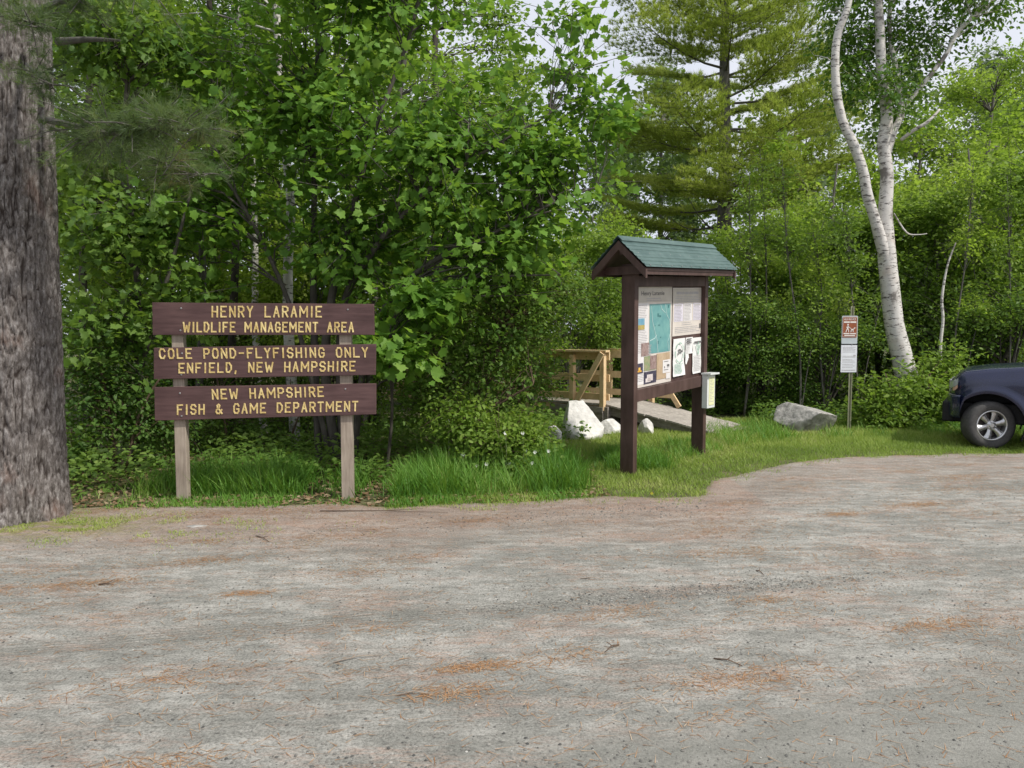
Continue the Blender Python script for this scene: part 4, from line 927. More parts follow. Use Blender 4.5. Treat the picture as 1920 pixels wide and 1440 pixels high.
def wheel(u, sg, steer, back=False):
    c = tp(u, CV+sg*(HWB-.13), TR); ax = tn*sg; ax = (Matrix.Rotation(steer, 3, 'Z')@ax).normalized()
    w_ = link('wheel', bpy.data.meshes.new('wheel'), None, truck) if False else None
    mb = MB(TB); r0 = .212
    mb.lathe(c, ax, [(r0, -.12), (TR-.03, -.128), (TR-.008, -.10), (TR, -.06), (TR, .06), (TR-.008, .10), (TR-.03, .122), (.285, .132), (.24, .122), (r0, .105), (r0, -.12)], 48)
    ty = mb.build('tyre', 'tyre_rubber', truck, True)
    mb = MB(TB); mb.lathe(c, ax, [(r0+.001, -.10), (r0+.012, .108), (r0-.004, .118), (r0-.016, .10), (r0-.024, .03), (r0-.024, -.09)], 48)
    # six broad spokes
    x = ax.cross(Vector((0, 0, 1))).normalized(); y = ax.cross(x)
    for k_ in range(6):
        a = 2*PI*k_/6+.26; d = x*math.cos(a)+y*math.sin(a); s = ax.cross(d)
        P_ = [c+d*r_+s*w2*sg2+ax*o for r_, w2, o in ((.045, .032, .085), (.11, .034, .098), (.165, .044, .098), (.205, .068, .088)) for sg2 in (-1, 1)]
        Q_ = [p-ax*.03 for p in P_]; n8 = 8
        mb.add(P_+Q_, [(0, 1, 3, 2), (2, 3, 5, 4), (4, 5, 7, 6)]+[(8+0, 8+2, 8+3, 8+1), (10, 12, 13, 11), (12, 14, 15, 13)]+[(i, i+2, i+10, i+8) for i in (0, 2, 4)]+[(i+1, i+9, i+11, i+3) for i in (0, 2, 4)])
    ri = mb.build('rim', 'chrome', ty, True)
    mb = MB(TB); mb.lathe(c, ax, [(0, .112), (.03, .112), (.042, .10), (.066, .092), (.07, .06)], 24)
    for k_ in range(6):
        a = 2*PI*k_/6+.78; mb.lathe(c+(x*math.cos(a)+y*math.sin(a))*.055, ax, [(0, .112), (.009, .110), (.009, .09)], 8)
    mb.build('hub_cap', 'chrome', ri)
    mb = MB(TB); mb.lathe(c, ax, [(0, .035), (.17, .035), (.2, .0), (.2, -.08)], 32); mb.build('brake_disc', 'rotor', ri, fixn=False)
    # dark wheel well liner
    mb = MB(TB); cc = tp(u, CV+sg*(HWB-.05), TR); n_ = 20; vs = []
    for k_ in range(n_+1):
        a = PI*k_/n_; 
        for o in (0, -.42): vs.append(cc+hd*(.45*math.cos(a))+Vector((0, 0, .45*math.sin(a)))+tn*sg*o)
    mb.add(vs, [(2*k_, 2*k_+1, 2*k_+3, 2*k_+2) for k_ in range(n_)]+[tuple(2*k_+1 for k_ in range(n_+1))]); mb.build('wheel_arch_liner', 'black_plastic', truck, fixn=False)
    mb = MB(TB); p = tp(u-.47, CV+sg*(HWB-.12), .36); mb.box(p, .015, .26, .44, ((hd*.97+Vector((0, 0, .25))).normalized(), tn, (Vector((0, 0, .97))-hd*.25).normalized())); mb.build('mud_flap', 'black_plastic', truck, bevel=.004)
for u, sg, st in ((0, 1, .52), (0, -1, .52), (-3.22, 1, 0), (-3.22, -1, 0)): wheel(u, sg, st)

# ------------------------------------------------------------ the big pine trunk at the left
pt = Vector((-4.50, 6.95, 0)); TRK = .40
big = thing('pine_tree', 'massive rough-barked pine trunk at the left edge of the lot', 'tree', pt)
na, nz_ = 260, 620; th = np.linspace(0, 2*PI, na, endpoint=False); zs = np.linspace(-.05, 9, nz_)
TH, Z = np.meshgrid(th, zs); rad = .375-.010*Z+(.16*np.exp(-Z/.2)*(.55+.45*np.cos(TH*5+1))+.10*np.exp(-Z/.6))*np.clip(.65-.5*np.cos(TH), .3, 1)
lxn, lyn = np.cos(TH), np.sin(TH)
wx = (fbm(lxn*3, lyn*3, Z*1.2, 3, 31)-.5)*1.1
def ridg(f, fz, s): 
    q = vnoise(lxn*f+wx*f*.16, lyn*f+wx*f*.12, Z*fz+wx*1.5, s); return 1-np.abs(2*q-1)
r1 = ridg(11, 2.6, 33); r2 = ridg(22, 9, 34)
KC, RH = 46, .40
def plates(kc, rh, sd):
    uu = (TH/(2*PI)*kc+wx*1.6+(vnoise(lxn*5, lyn*5, Z*3.2, 61)-.5)*1.3) ; vv = Z/rh+(fbm(lxn*4, lyn*4, Z*3, 2, sd)-.5)*1.5
    ui = np.floor(uu).astype(np.int64); vi = np.floor(vv).astype(np.int64); f1 = np.full(uu.shape, 9.); f2 = f1.copy()
    for a_ in (-1, 0, 1):
        for b_ in (-1, 0, 1):
            cu = ui+a_; cv = vi+b_; cm = np.mod(cu, kc)
            dd_ = np.hypot(uu-(cu+.1+.8*_h(cm, cv, cv*0, sd)), (vv-(cv+.1+.8*_h(cm, cv, cv*0+7, sd)))*1.0)
            f2 = np.where(dd_ < f1, f1, np.minimum(f2, dd_)); f1 = np.minimum(f1, dd_)
    return np.clip((f2-f1)/.30, 0, 1), f1
pA, fA = plates(KC, RH, 51); pB, fB = plates(88, .13, 53)
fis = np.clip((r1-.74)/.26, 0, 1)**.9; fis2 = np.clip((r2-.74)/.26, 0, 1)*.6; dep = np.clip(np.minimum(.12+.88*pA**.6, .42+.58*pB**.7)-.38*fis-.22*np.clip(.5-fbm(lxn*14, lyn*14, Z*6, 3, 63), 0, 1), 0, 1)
rad = rad+(dep-1)*.030+(.5-fA)*.003+(fbm(lxn*24, lyn*24, Z*16, 3, 65)-.5)*.010+(fbm(lxn*9, lyn*9, Z*7, 3, 36)-.5)*.014
V = np.stack([rad*lxn+.018*Z, rad*lyn, Z], -1).reshape(-1, 3)
i = np.arange(nz_-1)[:, None]*na; j = np.arange(na)[None]; jn = (j+1) % na
q = np.stack([i+j, i+jn, i+na+jn, i+na+j], -1).reshape(-1, 4)
me = bpy.data.meshes.new('trunk'); me.from_pydata(V.tolist(), [], q.tolist()); a = me.attributes.new('dep', 'FLOAT', 'POINT'); a.data.foreach_set('value', dep.ravel().astype(np.float32))
me.shade_smooth(); link('trunk', me, 'pine_bark', big)
# its lower limbs and needle sprays
def needle_tufts(rs_, C_, dirs, nn, ln, wd):
    n = len(C_); D = dirs[:, None, :]*1.0+rs_.normal(size=(n, nn, 3))*.55; D[..., 2] += .12
    P = np.repeat(C_[:, None, :], nn, 1)+rs_.normal(size=(n, nn, 3))*.008
    N = rs_.normal(size=(n, nn, 3)); lv = np.repeat((fbm(C_[:, 0]*2, C_[:, 1]*2, C_[:, 2]*2, 2, 4)-.5)[:, None]*1.1+.45, nn, 1)+rs_.normal(size=(n, nn))*.12
    return P.reshape(-1, 3), D.reshape(-1, 3), N.reshape(-1, 3), ln*(.6+.6*rs_.rand(n*nn)), lv.ravel(), np.full(n*nn, wd)
rs2 = np.random.RandomState(3); mb = MB(pt); TC, TD = [], []
def limbpath(pxs, r0, nsub, spread, tuft=True, down=.0):
    ctrl = [(at(a, b, c), r0*(1-.8*i/(len(pxs)-1))) for i, (a, b, c) in enumerate(pxs)]
    pts, rad = smoothpath(ctrl, 6); mb.tube(pts, rad, 8)
    if not tuft: return
    for k_ in range(nsub):
        i = rs2.randint(len(pts)//4, len(pts)); p = pts[i]; d = Vector((rs2.normal(), rs2.normal()*.9, rs2.normal()*.45-down)).normalized()
        L = spread*(.4+.8*rs2.rand()); e = p+d*L; m2 = p.lerp(e, .5)+Vector((0, 0, .05*L)); mb.tube([p, m2, e], [.008, .005, .003], 4, False)
        for t in np.linspace(.3, 1, 8):
            q_ = m2.lerp(e, (t-.5)*2) if t > .5 else p.lerp(m2, t*2)
            TC.append(tuple(q_+Vector(rs2.normal(size=3)*.035))); TD.append(tuple((d+Vector(rs2.normal(size=3)*.45)).normalized()))
limbpath([(110, 78, 6.7), (170, 74, 6.4), (225, 76, 6.2)], .035, 0, 0, False)
limbpath([(90, 225, 6.75), (150, 238, 6.5), (210, 250, 6.2), (290, 240, 6.0), (380, 245, 5.9)], .03, 95, .42)
limbpath([(95, 240, 6.8), (180, 265, 6.9), (270, 290, 6.9), (340, 320, 7.0), (380, 330, 7.0)], .02, 55, .40)
limbpath([(70, 20, 6.6), (120, 0, 6.2), (190, -20, 6.1), (260, -40, 6.0)], .03, 34, .4, True, .3)
limbpath([(30, 10, 6.5), (50, 30, 6.0), (60, 50, 5.8)], .02, 16, .32)
limbpath([(50, 120, 6.5), (75, 145, 6.2), (100, 160, 6.1)], .012, 12, .26)
P, D, N, S, lv, Wd = needle_tufts(rs2, np.array(TC), np.array(TD), 20, .11, .0032)
mb.build('branches', 'bark_grey', big, True, fixn=False)
link('needles', leafmesh('needles', NEEDLE, P-np.array(pt), D, N, S, lv, Wd), 'near_needle', big)

# ------------------------------------------------------------ maple and the woods on the left
mbz = at(625, 850, 9.9); mbase = Vector((mbz.x, 9.9, 0))
plant('maple_tree', 'big spreading maple with bright green leaves behind the wooden sign', 'tree', mbase,
      [ps([(640, 905, 9.9, .07), (610, 700, 9.9, .06), (625, 540, 9.8, .05), (660, 400, 9.7, .04), (700, 250, 9.6, .03), (770, 60, 9.6, .022), (800, -80, 9.6, .012)]),
       ps([(645, 905, 9.95, .06), (640, 600, 9.9, .05), (700, 470, 9.6, .04), (790, 370, 9.3, .03), (900, 290, 9.1, .02), (1030, 215, 9.0, .01)]),
       ps([(600, 905, 10.0, .05), (588, 600, 10, .045), (590, 300, 10, .035), (595, 60, 10, .025), (590, -100, 10, .01)]),
       ps([(660, 905, 9.8, .05), (690, 650, 9.6, .04), (770, 520, 9.4, .035), (900, 450, 9.1, .025), (1040, 380, 9.0, .015), (1120, 350, 9.0, .008)]),
       ps([(630, 905, 9.9, .04), (560, 620, 9.8, .03), (480, 430, 9.6, .025), (400, 300, 9.5, .015)])],
      [pb(560, 190, 9.8, 250, 210, 1.3), pb(820, 270, 9.4, 280, 190, 1.3), pb(1020, 300, 9.2, 150, 150, .9), pb(1090, 140, 9.3, 62, 110, .5), pb(1130, 230, 9.2, 60, 80, .5), pb(940, 460, 9.2, 180, 130, 1.0),
       pb(400, 380, 9.8, 150, 170, 1.0), pb(650, 430, 9.7, 230, 130, 1.1), pb(700, -20, 9.6, 230, 110, 1.2), pb(1050, 30, 9.2, 90, 45, .5), pb(760, 600, 9.3, 120, 90, .7), pb(560, -120, 9.6, 350, 90, 1.2)],
      1280, 15, .098, MAPLE, 'maple_leaf', 'bark_mid', 21, every=4, spraylen=.66, r0=.020, twr=.005, flat=.6, shell=.7)
plant('maple_tree', 'darker maple with drooping leaves just right of the big pine trunk', 'tree', Vector((-4.55, 9.6, 0)),
      [ps([(250, 930, 9.6, .05), (262, 650, 9.6, .045), (250, 420, 9.6, .035), (235, 200, 9.5, .025), (260, 20, 9.5, .012)]), ps([(262, 700, 9.6, .03), (320, 500, 9.4, .025), (360, 350, 9.4, .012)])],
      [pb(230, 430, 9.5, 130, 110, .9), pb(210, 610, 9.3, 110, 90, .8), pb(300, 90, 9.6, 130, 90, .9), pb(180, 60, 9.3, 90, 90, .7), pb(330, 560, 9.6, 90, 70, .6), pb(170, 320, 9.8, 80, 60, .6)],
      420, 15, .09, MAPLE, 'shrub_leaf', 'bark_mid', 22, every=5, spraylen=.55, r0=.018, flat=.3)
plant('young_maple', 'low maple sapling reaching its leaves past the right ends of the sign boards', 'tree', Vector((at(760, 900, 8.9).x, 8.9, 0)),
      [ps([(720, 920, 8.9, .02), (735, 780, 8.8, .018), (730, 650, 8.7, .012), (735, 600, 8.6, .006)])], [pb(745, 660, 8.6, 58, 40, .35), pb(700, 640, 8.5, 30, 16, .2), pb(800, 560, 8.8, 60, 40, .4)],
      75, 12, .12, MAPLE, 'maple_leaf', 'bark_dark', 23, every=4)
# shrubs round the sign
plant('shrub', 'dense broad shrub between the wooden sign and the kiosk', 'shrub', Vector((at(880, 880, 9.8).x, 9.8, 0)),
      [ps([(840, 905, 9.8, .035), (850, 760, 9.7, .03), (800, 620, 9.6, .02)]), ps([(850, 905, 9.8, .03), (900, 740, 9.7, .025), (960, 600, 9.6, .012)]), ps([(845, 905, 9.7, .03), (880, 800, 9.5, .02), (1000, 720, 9.3, .01)])],
      [pb(890, 650, 9.8, 170, 140, .9), pb(960, 560, 9.8, 110, 110, .8), pb(985, 720, 9.7, 62, 80, .6), pb(800, 740, 9.6, 110, 90, .6), pb(1050, 545, 10.2, 80, 70, .7)],
      1150, 15, .062, OVAL, 'shrub_leaf', 'twig_brown', 31, every=8, spraylen=.38, r0=.012, crown='foliage', trunk='stems')
plant('shrub', 'bright leafy shrub with white blossoms at the foot of the dense shrub', 'shrub', Vector((at(950, 890, 9.0).x, 9.0, 0)),
      [ps([(930, 905, 9.1, .015), (920, 830, 9.0, .012), (880, 780, 8.9, .008)]), ps([(940, 905, 9.1, .015), (980, 830, 9.0, .01)])],
      [pb(930, 820, 9.0, 110, 55, .5), pb(985, 815, 9.2, 45, 60, .45), pb(860, 780, 9.0, 60, 50, .4), pb(970, 880, 8.8, 80, 22, .3)],
      520, 14, .06, OVAL, 'yellow_leaf', 'twig_brown', 32, every=8, spraylen=.3, r0=.008, crown='foliage', trunk='stems')
plant('shrub', 'shaded shrub behind the left post of the wooden sign', 'shrub', Vector((at(230, 900, 9.2).x, 9.2, 0)),
      [ps([(220, 920, 9.2, .02), (210, 800, 9.2, .018), (180, 650, 9.2, .01)]), ps([(230, 920, 9.2, .02), (260, 780, 9.2, .015), (320, 680, 9.2, .01)])],
      [pb(190, 720, 9.3, 95, 110, .6), pb(290, 780, 9.5, 80, 90, .5), pb(150, 830, 9.0, 60, 60, .4)],
      520, 15, .065, OVAL, 'dark_leaf', 'twig_brown', 33, every=8, spraylen=.35, r0=.01, crown='foliage', trunk='stems')
plant('shrub', 'loose shade-grown shrub seen through the gap below the sign boards', 'shrub', Vector((at(450, 900, 10.6).x, 10.6, 0)),
      [ps([(430, 890, 10.6, .02), (420, 780, 10.6, .015), (400, 680, 10.6, .01)]), ps([(520, 890, 10.8, .02), (560, 780, 10.8, .012)])],
      [pb(420, 790, 10.8, 90, 60, .6), pb(560, 820, 11.2, 110, 50, .6), pb(700, 830, 10.6, 70, 60, .5), pb(480, 700, 11.4, 200, 60, .6)],
      480, 13, .06, OVAL, 'shrub_leaf', 'twig_brown', 34, every=8, spraylen=.35, r0=.01, crown='foliage', trunk='stems')
# pale trunks standing in the wood behind the sign
def polestem(px, d, r, label, path, bark, seed, name='birch_tree', leaf='birch_leaf', blobs=None, n=260, size=.07, gl=None):
    base = Vector((at(path[0][0], 880, d).x, d, 0)); st = [(base, r*1.25)]+[(at(a, b, d), r*(1-.6*i/len(path))) for i, (a, b) in enumerate(path)]
    top_ = path[-1]; bl = blobs or [pb(top_[0], 60, d, 160, 160, 1.2)]
    return plant(name, label, 'tree', base, [st], bl, n, 14, size, OVAL, leaf, bark, seed, group=gl, every=9, spraylen=.45)
polestem(540, 11.2, .082, 'white birch trunk rising behind the middle of the wooden sign', [(556, 850), (542, 640), (540, 500), (545, 380), (530, 240), (520, 60), (520, -120)], 'birch_bark', 41, blobs=[pb(520, -60, 11.4, 240, 120, 1.2), pb(440, 100, 11.8, 130, 90, 1.0)])
polestem(478, 12.2, .06, 'slim grey-white birch trunk left of the white one behind the sign', [(500, 850), (480, 640), (478, 450), (470, 250), (450, 60), (440, -100)], 'birch_bark', 42, blobs=[pb(430, 20, 12.4, 200, 150, 1.2)])
polestem(350, 10.9, .055, 'crooked brown broken trunk above the left end of the sign', [(368, 850), (380, 560), (375, 450), (345, 380), (350, 320)], 'bark_grey', 43, name='dead_tree', leaf='dark_leaf', blobs=[pb(350, 470, 11.0, 60, 60, .5)], n=30)
polestem(435, 11.6, .07, 'dark trunk behind the lower left boards of the sign', [(430, 850), (435, 640), (440, 400), (400, 150), (390, -100)], 'bark_dark', 44, name='maple_tree', leaf='shrub_leaf', blobs=[pb(380, 230, 12.2, 220, 200, 1.4)], n=420, size=.09)
polestem(690, 12.4, .06, 'pale grey trunk just right of the sign boards', [(672, 850), (690, 740), (705, 520), (730, 300), (760, 100), (770, -100)], 'bark_grey', 45, name='ash_tree', leaf='yellow_leaf', blobs=[pb(720, 420, 12.8, 170, 160, 1.3), pb(860, 180, 12.8, 150, 110, 1.2)], n=520, size=.08)
polestem(160, 12.0, .07, 'dark trunk close behind the big pine', [(165, 850), (155, 600), (160, 350), (170, 100), (170, -60)], 'bark_dark', 46, name='maple_tree', leaf='shrub_leaf', blobs=[pb(190, 320, 12.6, 200, 260, 1.3)], n=520, size=.09)

# woods prototypes, copied individually
def proto(name, label, leaf, bark, h, wr, n, size, seed, tmpl=DIAM, low=.9, lps=16):
    base = Vector((0, 0, 0)); r_ = random.Random(seed)
    st = [(Vector((r_.uniform(-.1, .1), r_.uniform(-.1, .1), -.1)), h*.012+.02), (Vector((r_.uniform(-.15, .15), 0, h*.35)), h*.010+.01), (Vector((r_.uniform(-.3, .3), r_.uniform(-.2, .2), h*.7)), h*.006+.005), (Vector((0, 0, h*.97)), .01)]
    bl = []
    nb = 16
    for i in range(nb):
        a = r_.uniform(0, 2*PI); z = low+(h-low)*((i+.5)/nb)*r_.uniform(.9, 1.08); wz = wr*math.sin(PI*min(1, .25+.7*(1-i/nb)))**.7
        q = r_.uniform(.45, 1.0); bl.append((math.cos(a)*wz*q, math.sin(a)*wz*q, z, wz*r_.uniform(.28, .55), wz*r_.uniform(.28, .55), (h-low)/nb*r_.uniform(.9, 1.9)))
        st.append([]) if False else None
    sts = [st]
    for i in range(0 if h > 5 else 7):   # leaning side stems of a bush
        a = r_.uniform(0, 2*PI); w1 = wr*r_.uniform(.3, .9); hh = h*r_.uniform(.6, 1.08)
        sts.append([(Vector((0, 0, 0)), .022), (Vector((math.cos(a)*w1*.4, math.sin(a)*w1*.4, hh*.4)), .016), (Vector((math.cos(a)*w1*.8, math.sin(a)*w1*.8, hh*.75)), .010), (Vector((math.cos(a)*w1, math.sin(a)*w1, hh)), .004)])
        bl.append((math.cos(a)*w1, math.sin(a)*w1, hh*.92, .22, .22, hh*.16))
    return plant(name, label, 'tree' if h > 4 else 'shrub', base, sts, bl, n, lps, size, tmpl, leaf, bark, seed, every=9, spraylen=.5, r0=.02,
                 crown='crown' if h > 4 else 'foliage', trunk='trunk' if h > 4 else 'stems', shell=.6, jitter=.07)
GW = 'leafy trees in the woods behind the sign'; GT = 'bushes in the thicket right of the kiosk'
wood = {}
for key, nm, lf, bk, h, wr, n, sz, sd in (('a', 'woodland_tree', 'lime_glow_leaf', 'bark_grey', 10, 1.9, 1100, .10, 51), ('b', 'woodland_tree', 'yellow_leaf', 'bark_dark', 11, 2.0, 900, .10, 52),  # a and b: lit background of the woods put into the leaf colour
                                          ('c', 'alder_bush', 'lime_glow_leaf', 'bark_grey', 4.0, 1.25, 800, .08, 53), ('d', 'alder_bush', 'yellow_leaf', 'bark_grey', 3.4, 1.3, 800, .075, 54),
                                          ('e', 'bush', 'shrub_leaf', 'bark_dark', 2.0, 1.1, 700, .06, 55), ('f', 'poplar_tree', 'haze_grey_leaf', 'bark_grey', 14, 2.2, 1500, .13, 56)):
    wood[key] = [proto(nm, 'x', lf, bk, h, wr, n, sz, sd, low=(.9 if h > 5 else .15)), True]
def put(key, px, d, label, sc_=1.0, rz=None, group=None, zs=None):
    X = (px-960)/F*d; loc = (X, d, 0); rz = random.uniform(0, 6.28) if rz is None else rz; s = (sc_, sc_, zs or sc_)
    p, first = wood[key]
    if first: wood[key][1] = False; p.location = loc; p.rotation_euler = (0, 0, rz); p.scale = s; p['label'] = label; o = p
    else: o = dup(p, loc, rz, s, label)
    if group: o['group'] = group
    return o
put('a', 300, 14.0, 'leafy tree deep in the woods behind the left end of the sign', 1, group=GW)
put('b', 520, 15.0, 'dark woodland tree behind the white birch trunk', 1, group=GW)
put('a', 660, 15.5, 'leafy tree behind the main stems of the big maple', 1, group=GW)
put('b', 100, 14.5, 'dark tree hidden behind the big pine trunk', 1, group=GW)
put('b', 830, 16.0, 'dark tree in the woods behind the right half of the maple', .92, group=GW)
put('a', 960, 17.0, 'leafy tree filling the woods above the dense shrub', .66, group=GW)
put('d', 1060, 15.5, 'rounded bush behind the left end of the footbridge', 1.05, group=GW)
put('b', 410, 18.0, 'dark tree far back between the birch and the broken trunk', 1.05, group=GW)
put('a', 200, 18.5, 'tall leafy tree far back right of the big pine', 1.1, group=GW)
put('b', 740, 19.5, 'dark tree far back between the maple stems', 1.05, group=GW)
put('c', 560, 12.9, 'sunlit yellow-green bush glimpsed behind the sign boards', .9, group=GW)  # sunlit look of the bushes behind the sign comes from their leaf colour
put('c', 700, 13.6, 'sunlit bush glimpsed right of the sign between the trunks', .95, group=GW)
put('c', 460, 13.4, 'sunlit bush behind the birch trunks left of the sign centre', 1.05, group=GW)
put('c', 340, 13.0, 'sunlit bush glimpsed above the left end of the sign', 1.1, group=GW)
put('c', 820, 13.8, 'sunlit bush behind the maple stems right of the sign', 1.1, group=GW)
put('e', 330, 11.2, 'low dark bush under the left half of the sign', .8, group=GW)
put('e', 620, 12.4, 'low dark bush under the right half of the sign', .8, group=GW)
put('d', 890, 12.6, 'bush right behind the dense shrub beside the sign', 1.0, group=GW)
put('c', 1110, 18.5, 'yellow-green alder between the maple and the kiosk roof', 1.15, group=GT)
put('d', 1170, 17.0, 'alder bush behind the kiosk roof', 1.0, group=GT)
put('e', 1180, 16.0, 'dark low bush behind the footbridge railing', 1.1, group=GT)
put('d', 1290, 17.6, 'alder bush behind the right kiosk post', 1.05, group=GT)
put('e', 1340, 16.4, 'dark low bush right of the kiosk above the ramp foot', 1.15, group=GT)
put('c', 1400, 17.8, 'yellow-green bush in front of the big pine, right of the kiosk roof', 1.0, group=GT)
put('e', 1440, 15.6, 'dark low bush behind the grey boulder', 1.05, group=GT)
put('d', 1470, 18.5, 'tall alder left of the metal sign post', 1.35, group=GT)
put('e', 1545, 15.4, 'dark bush between the boulder and the metal sign post', 1.0, group=GT)
put('d', 1560, 17.5, 'alder bush right behind the metal sign post', 1.3, group=GT)
put('c', 1560, 21.0, 'tall yellow-green bush above and behind the metal sign post', 1.6, group=GT)
put('d', 1640, 18.0, 'alder bush left of the leaning birch trunk', 1.35, group=GT)
put('d', 1730, 17.4, 'alder bush just right of the leaning birch trunk', 1.3, group=GT)
put('e', 1760, 15.8, 'dark bush behind the truck bonnet', 1.2, group=GT)
put('c', 1800, 18.5, 'yellow-green tall bush above the pickup truck', 1.55, group=GT)
put('d', 1880, 17.0, 'alder bush at the right edge above the truck', 1.5, group=GT)
put('c', 1960, 19.0, 'yellow-green bush at the far right edge of the thicket', 1.7, group=GT)
put('e', 1880, 15.4, 'dark bush close behind the truck cab', 1.3, group=GT)
put('a', 1720, 22.5, 'taller leafy tree rising behind the birch on the right', .80)
put('a', 1850, 23.0, 'taller leafy tree at the upper right corner', .98)
put('b', 1620, 25.0, 'dark tree between the big pine and the birch', .68)
put('b', 1960, 26.0, 'dark tree beyond the upper right edge', 1.0)
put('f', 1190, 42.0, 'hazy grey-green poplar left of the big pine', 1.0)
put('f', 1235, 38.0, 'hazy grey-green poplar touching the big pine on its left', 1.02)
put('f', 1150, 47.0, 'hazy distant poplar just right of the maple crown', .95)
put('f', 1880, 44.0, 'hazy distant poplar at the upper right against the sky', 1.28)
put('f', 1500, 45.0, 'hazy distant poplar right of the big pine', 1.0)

for i, (px, d_, h_, lab) in enumerate(((1395, 15.2, 330, 'thin leaning sapling right of the kiosk roof'), (1440, 15.8, 280, 'slender sapling above the grey boulder'), (1500, 14.9, 300, 'thin grey-stemmed sapling left of the metal sign post'),
                                      (1548, 15.0, 420, 'slim sapling just left of the metal sign post'), (1610, 15.3, 380, 'thin sapling between the metal sign post and the leaning birch'), (1800, 15.0, 300, 'slender sapling above the truck bonnet'), (1885, 15.0, 330, 'grey-stemmed sapling at the right edge above the truck'))):
    b_ = Vector((at(px, 780, d_).x, d_, 0)); tx = px+random.uniform(-35, 35)
    plant('sapling', lab, 'sapling', b_, [[(b_, .022)]+ps([(px+random.uniform(-12, 12), 650, d_, .018), ((px+tx)/2+random.uniform(-10, 10), (650+h_)/2, d_, .012), (tx, h_, d_, .004)]),
          [(b_, .014)]+ps([(px+20, 660, d_, .011), (px+45, 560, d_, .005)])],
          [pb(tx, h_+40, d_, 34, 48, .35), pb((px+tx)/2, (600+h_)/2, d_, 42, 46, .4), pb(px+25, 570, d_, 30, 40, .3)], 120, 12, .07, OVAL, 'lime_glow_leaf' if i % 2 else 'yellow_leaf', 'bark_grey', 90+i, every=3, spraylen=.35, r0=.008)
# bright shrub at the birch foot
plant('shrub', 'bright leafy shrub around the foot of the leaning birch', 'shrub', Vector((at(1700, 800, 13.7).x, 13.7, 0)),
      [ps([(1690, 815, 13.7, .02), (1680, 760, 13.7, .015), (1660, 700, 13.7, .008)]), ps([(1700, 815, 13.7, .02), (1740, 740, 13.6, .012)]), ps([(1690, 815, 13.7, .02), (1640, 760, 13.6, .01)])],
      [pb(1690, 740, 13.7, 80, 52, .5), pb(1650, 770, 13.5, 55, 34, .4), pb(1745, 750, 13.7, 60, 55, .5), pb(1770, 700, 14.2, 60, 50, .5), pb(1690, 790, 13.3, 80, 16, .25)],
      620, 14, .085, OVAL, 'yellow_leaf', 'twig_brown', 61, every=8, spraylen=.35, r0=.008, crown='foliage', trunk='stems')
# birch on the right
bb = Vector((at(1712, 760, 14.4).x, 14.4, 0)); d = 14.4
birch = plant('birch_tree', 'white-barked leaning birch with two stems behind the truck', 'tree', bb,
      [[(bb+Vector((.02, 0, -.05)), .24)]+ps([(1703, 725, d, .205), (1690, 665, d, .185), (1677, 610, d, .17), (1669, 540, d, .165), (1663, 480, d, .16), (1660, 400, d, .125), (1663, 330, d, .115), (1657, 270, d, .112), (1663, 215, d, .105), (1653, 140, d, .09), (1650, 60, d, .082), (1647, 0, d, .075), (1646, -150, d, .05)]),
       ps([(1666, 510, d, .10), (1651, 450, d-.1, .105), (1640, 410, d-.13, .092), (1626, 365, d-.15, .095), (1618, 320, d-.2, .085), (1600, 270, d-.2, .088), (1581, 230, d-.2, .078), (1569, 175, d-.2, .075), (1566, 110, d-.2, .07), (1572, 60, d-.2, .068), (1592, 0, d-.2, .058), (1600, -120, d-.2, .035)]),
       ps([(1663, 290, d, .07), (1676, 245, d, .065), (1690, 208, d+.1, .06), (1680, 130, d+.2, .045), (1668, 60, d+.3, .04), (1672, -60, d+.3, .025)]),
       ps([(1690, 208, d+.1, .03), (1745, 140, d, .04), (1775, 100, d, .038), (1800, 55, d, .036), (1865, 0, d, .03), (1920, -50, d, .02)])],
      [pb(1630, 60, d+.6, 95, 90, .9), pb(1665, 170, d-.1, 60, 60, .6), pb(1580, 110, d+.3, 55, 90, .5), pb(1700, 150, d+.5, 70, 75, .6), pb(1740, 50, d+.5, 90, 55, .8), pb(1850, 10, d, 90, 50, .7), pb(1590, -20, d+.5, 70, 60, .7), pb(1750, -70, d, 180, 70, 1.0), pb(1690, 210, d+.4, 55, 45, .4), pb(1610, 160, d+.8, 40, 50, .4)],
      1050, 14, .085, OVAL, 'birch_leaf', 'birch_bark', 62, every=16, spraylen=.45, r0=.02, droop=.6)
for pth in ([(1690, 262, d, .035), (1712, 245, d-.2, .032), (1740, 228, d-.3, .03), (1762, 205, d-.3, .018)], [(1676, 400, d, .012), (1700, 436, d-.1, .014), (1722, 440, d-.2, .010), (1738, 438, d-.2, .006)]):
    mb = MB(bb); pts, rad = smoothpath(ps(pth), 4); mb.tube(pts, rad, 8); mb.build('broken_limb', 'birch_bark', birch, True, fixn=False)
# thin white dead stem right of it
ds = Vector((at(1765, 760, 14.8).x, 14.8, 0)); mb = MB(ds); pts, rad = smoothpath([(ds, .035)]+ps([(1763, 660, 14.8, .03), (1768, 600, 14.8, .028), (1766, 560, 14.8, .026), (1776, 500, 14.8, .018), (1792, 455, 14.8, .012)]), 5); mb.tube(pts, rad, 8)
o = mb.build('dead_birch_stem', 'birch_bark', None, True, fixn=False); o.location = ds; tag(o, 'thin broken white stem standing right of the leaning birch', 'dead tree')

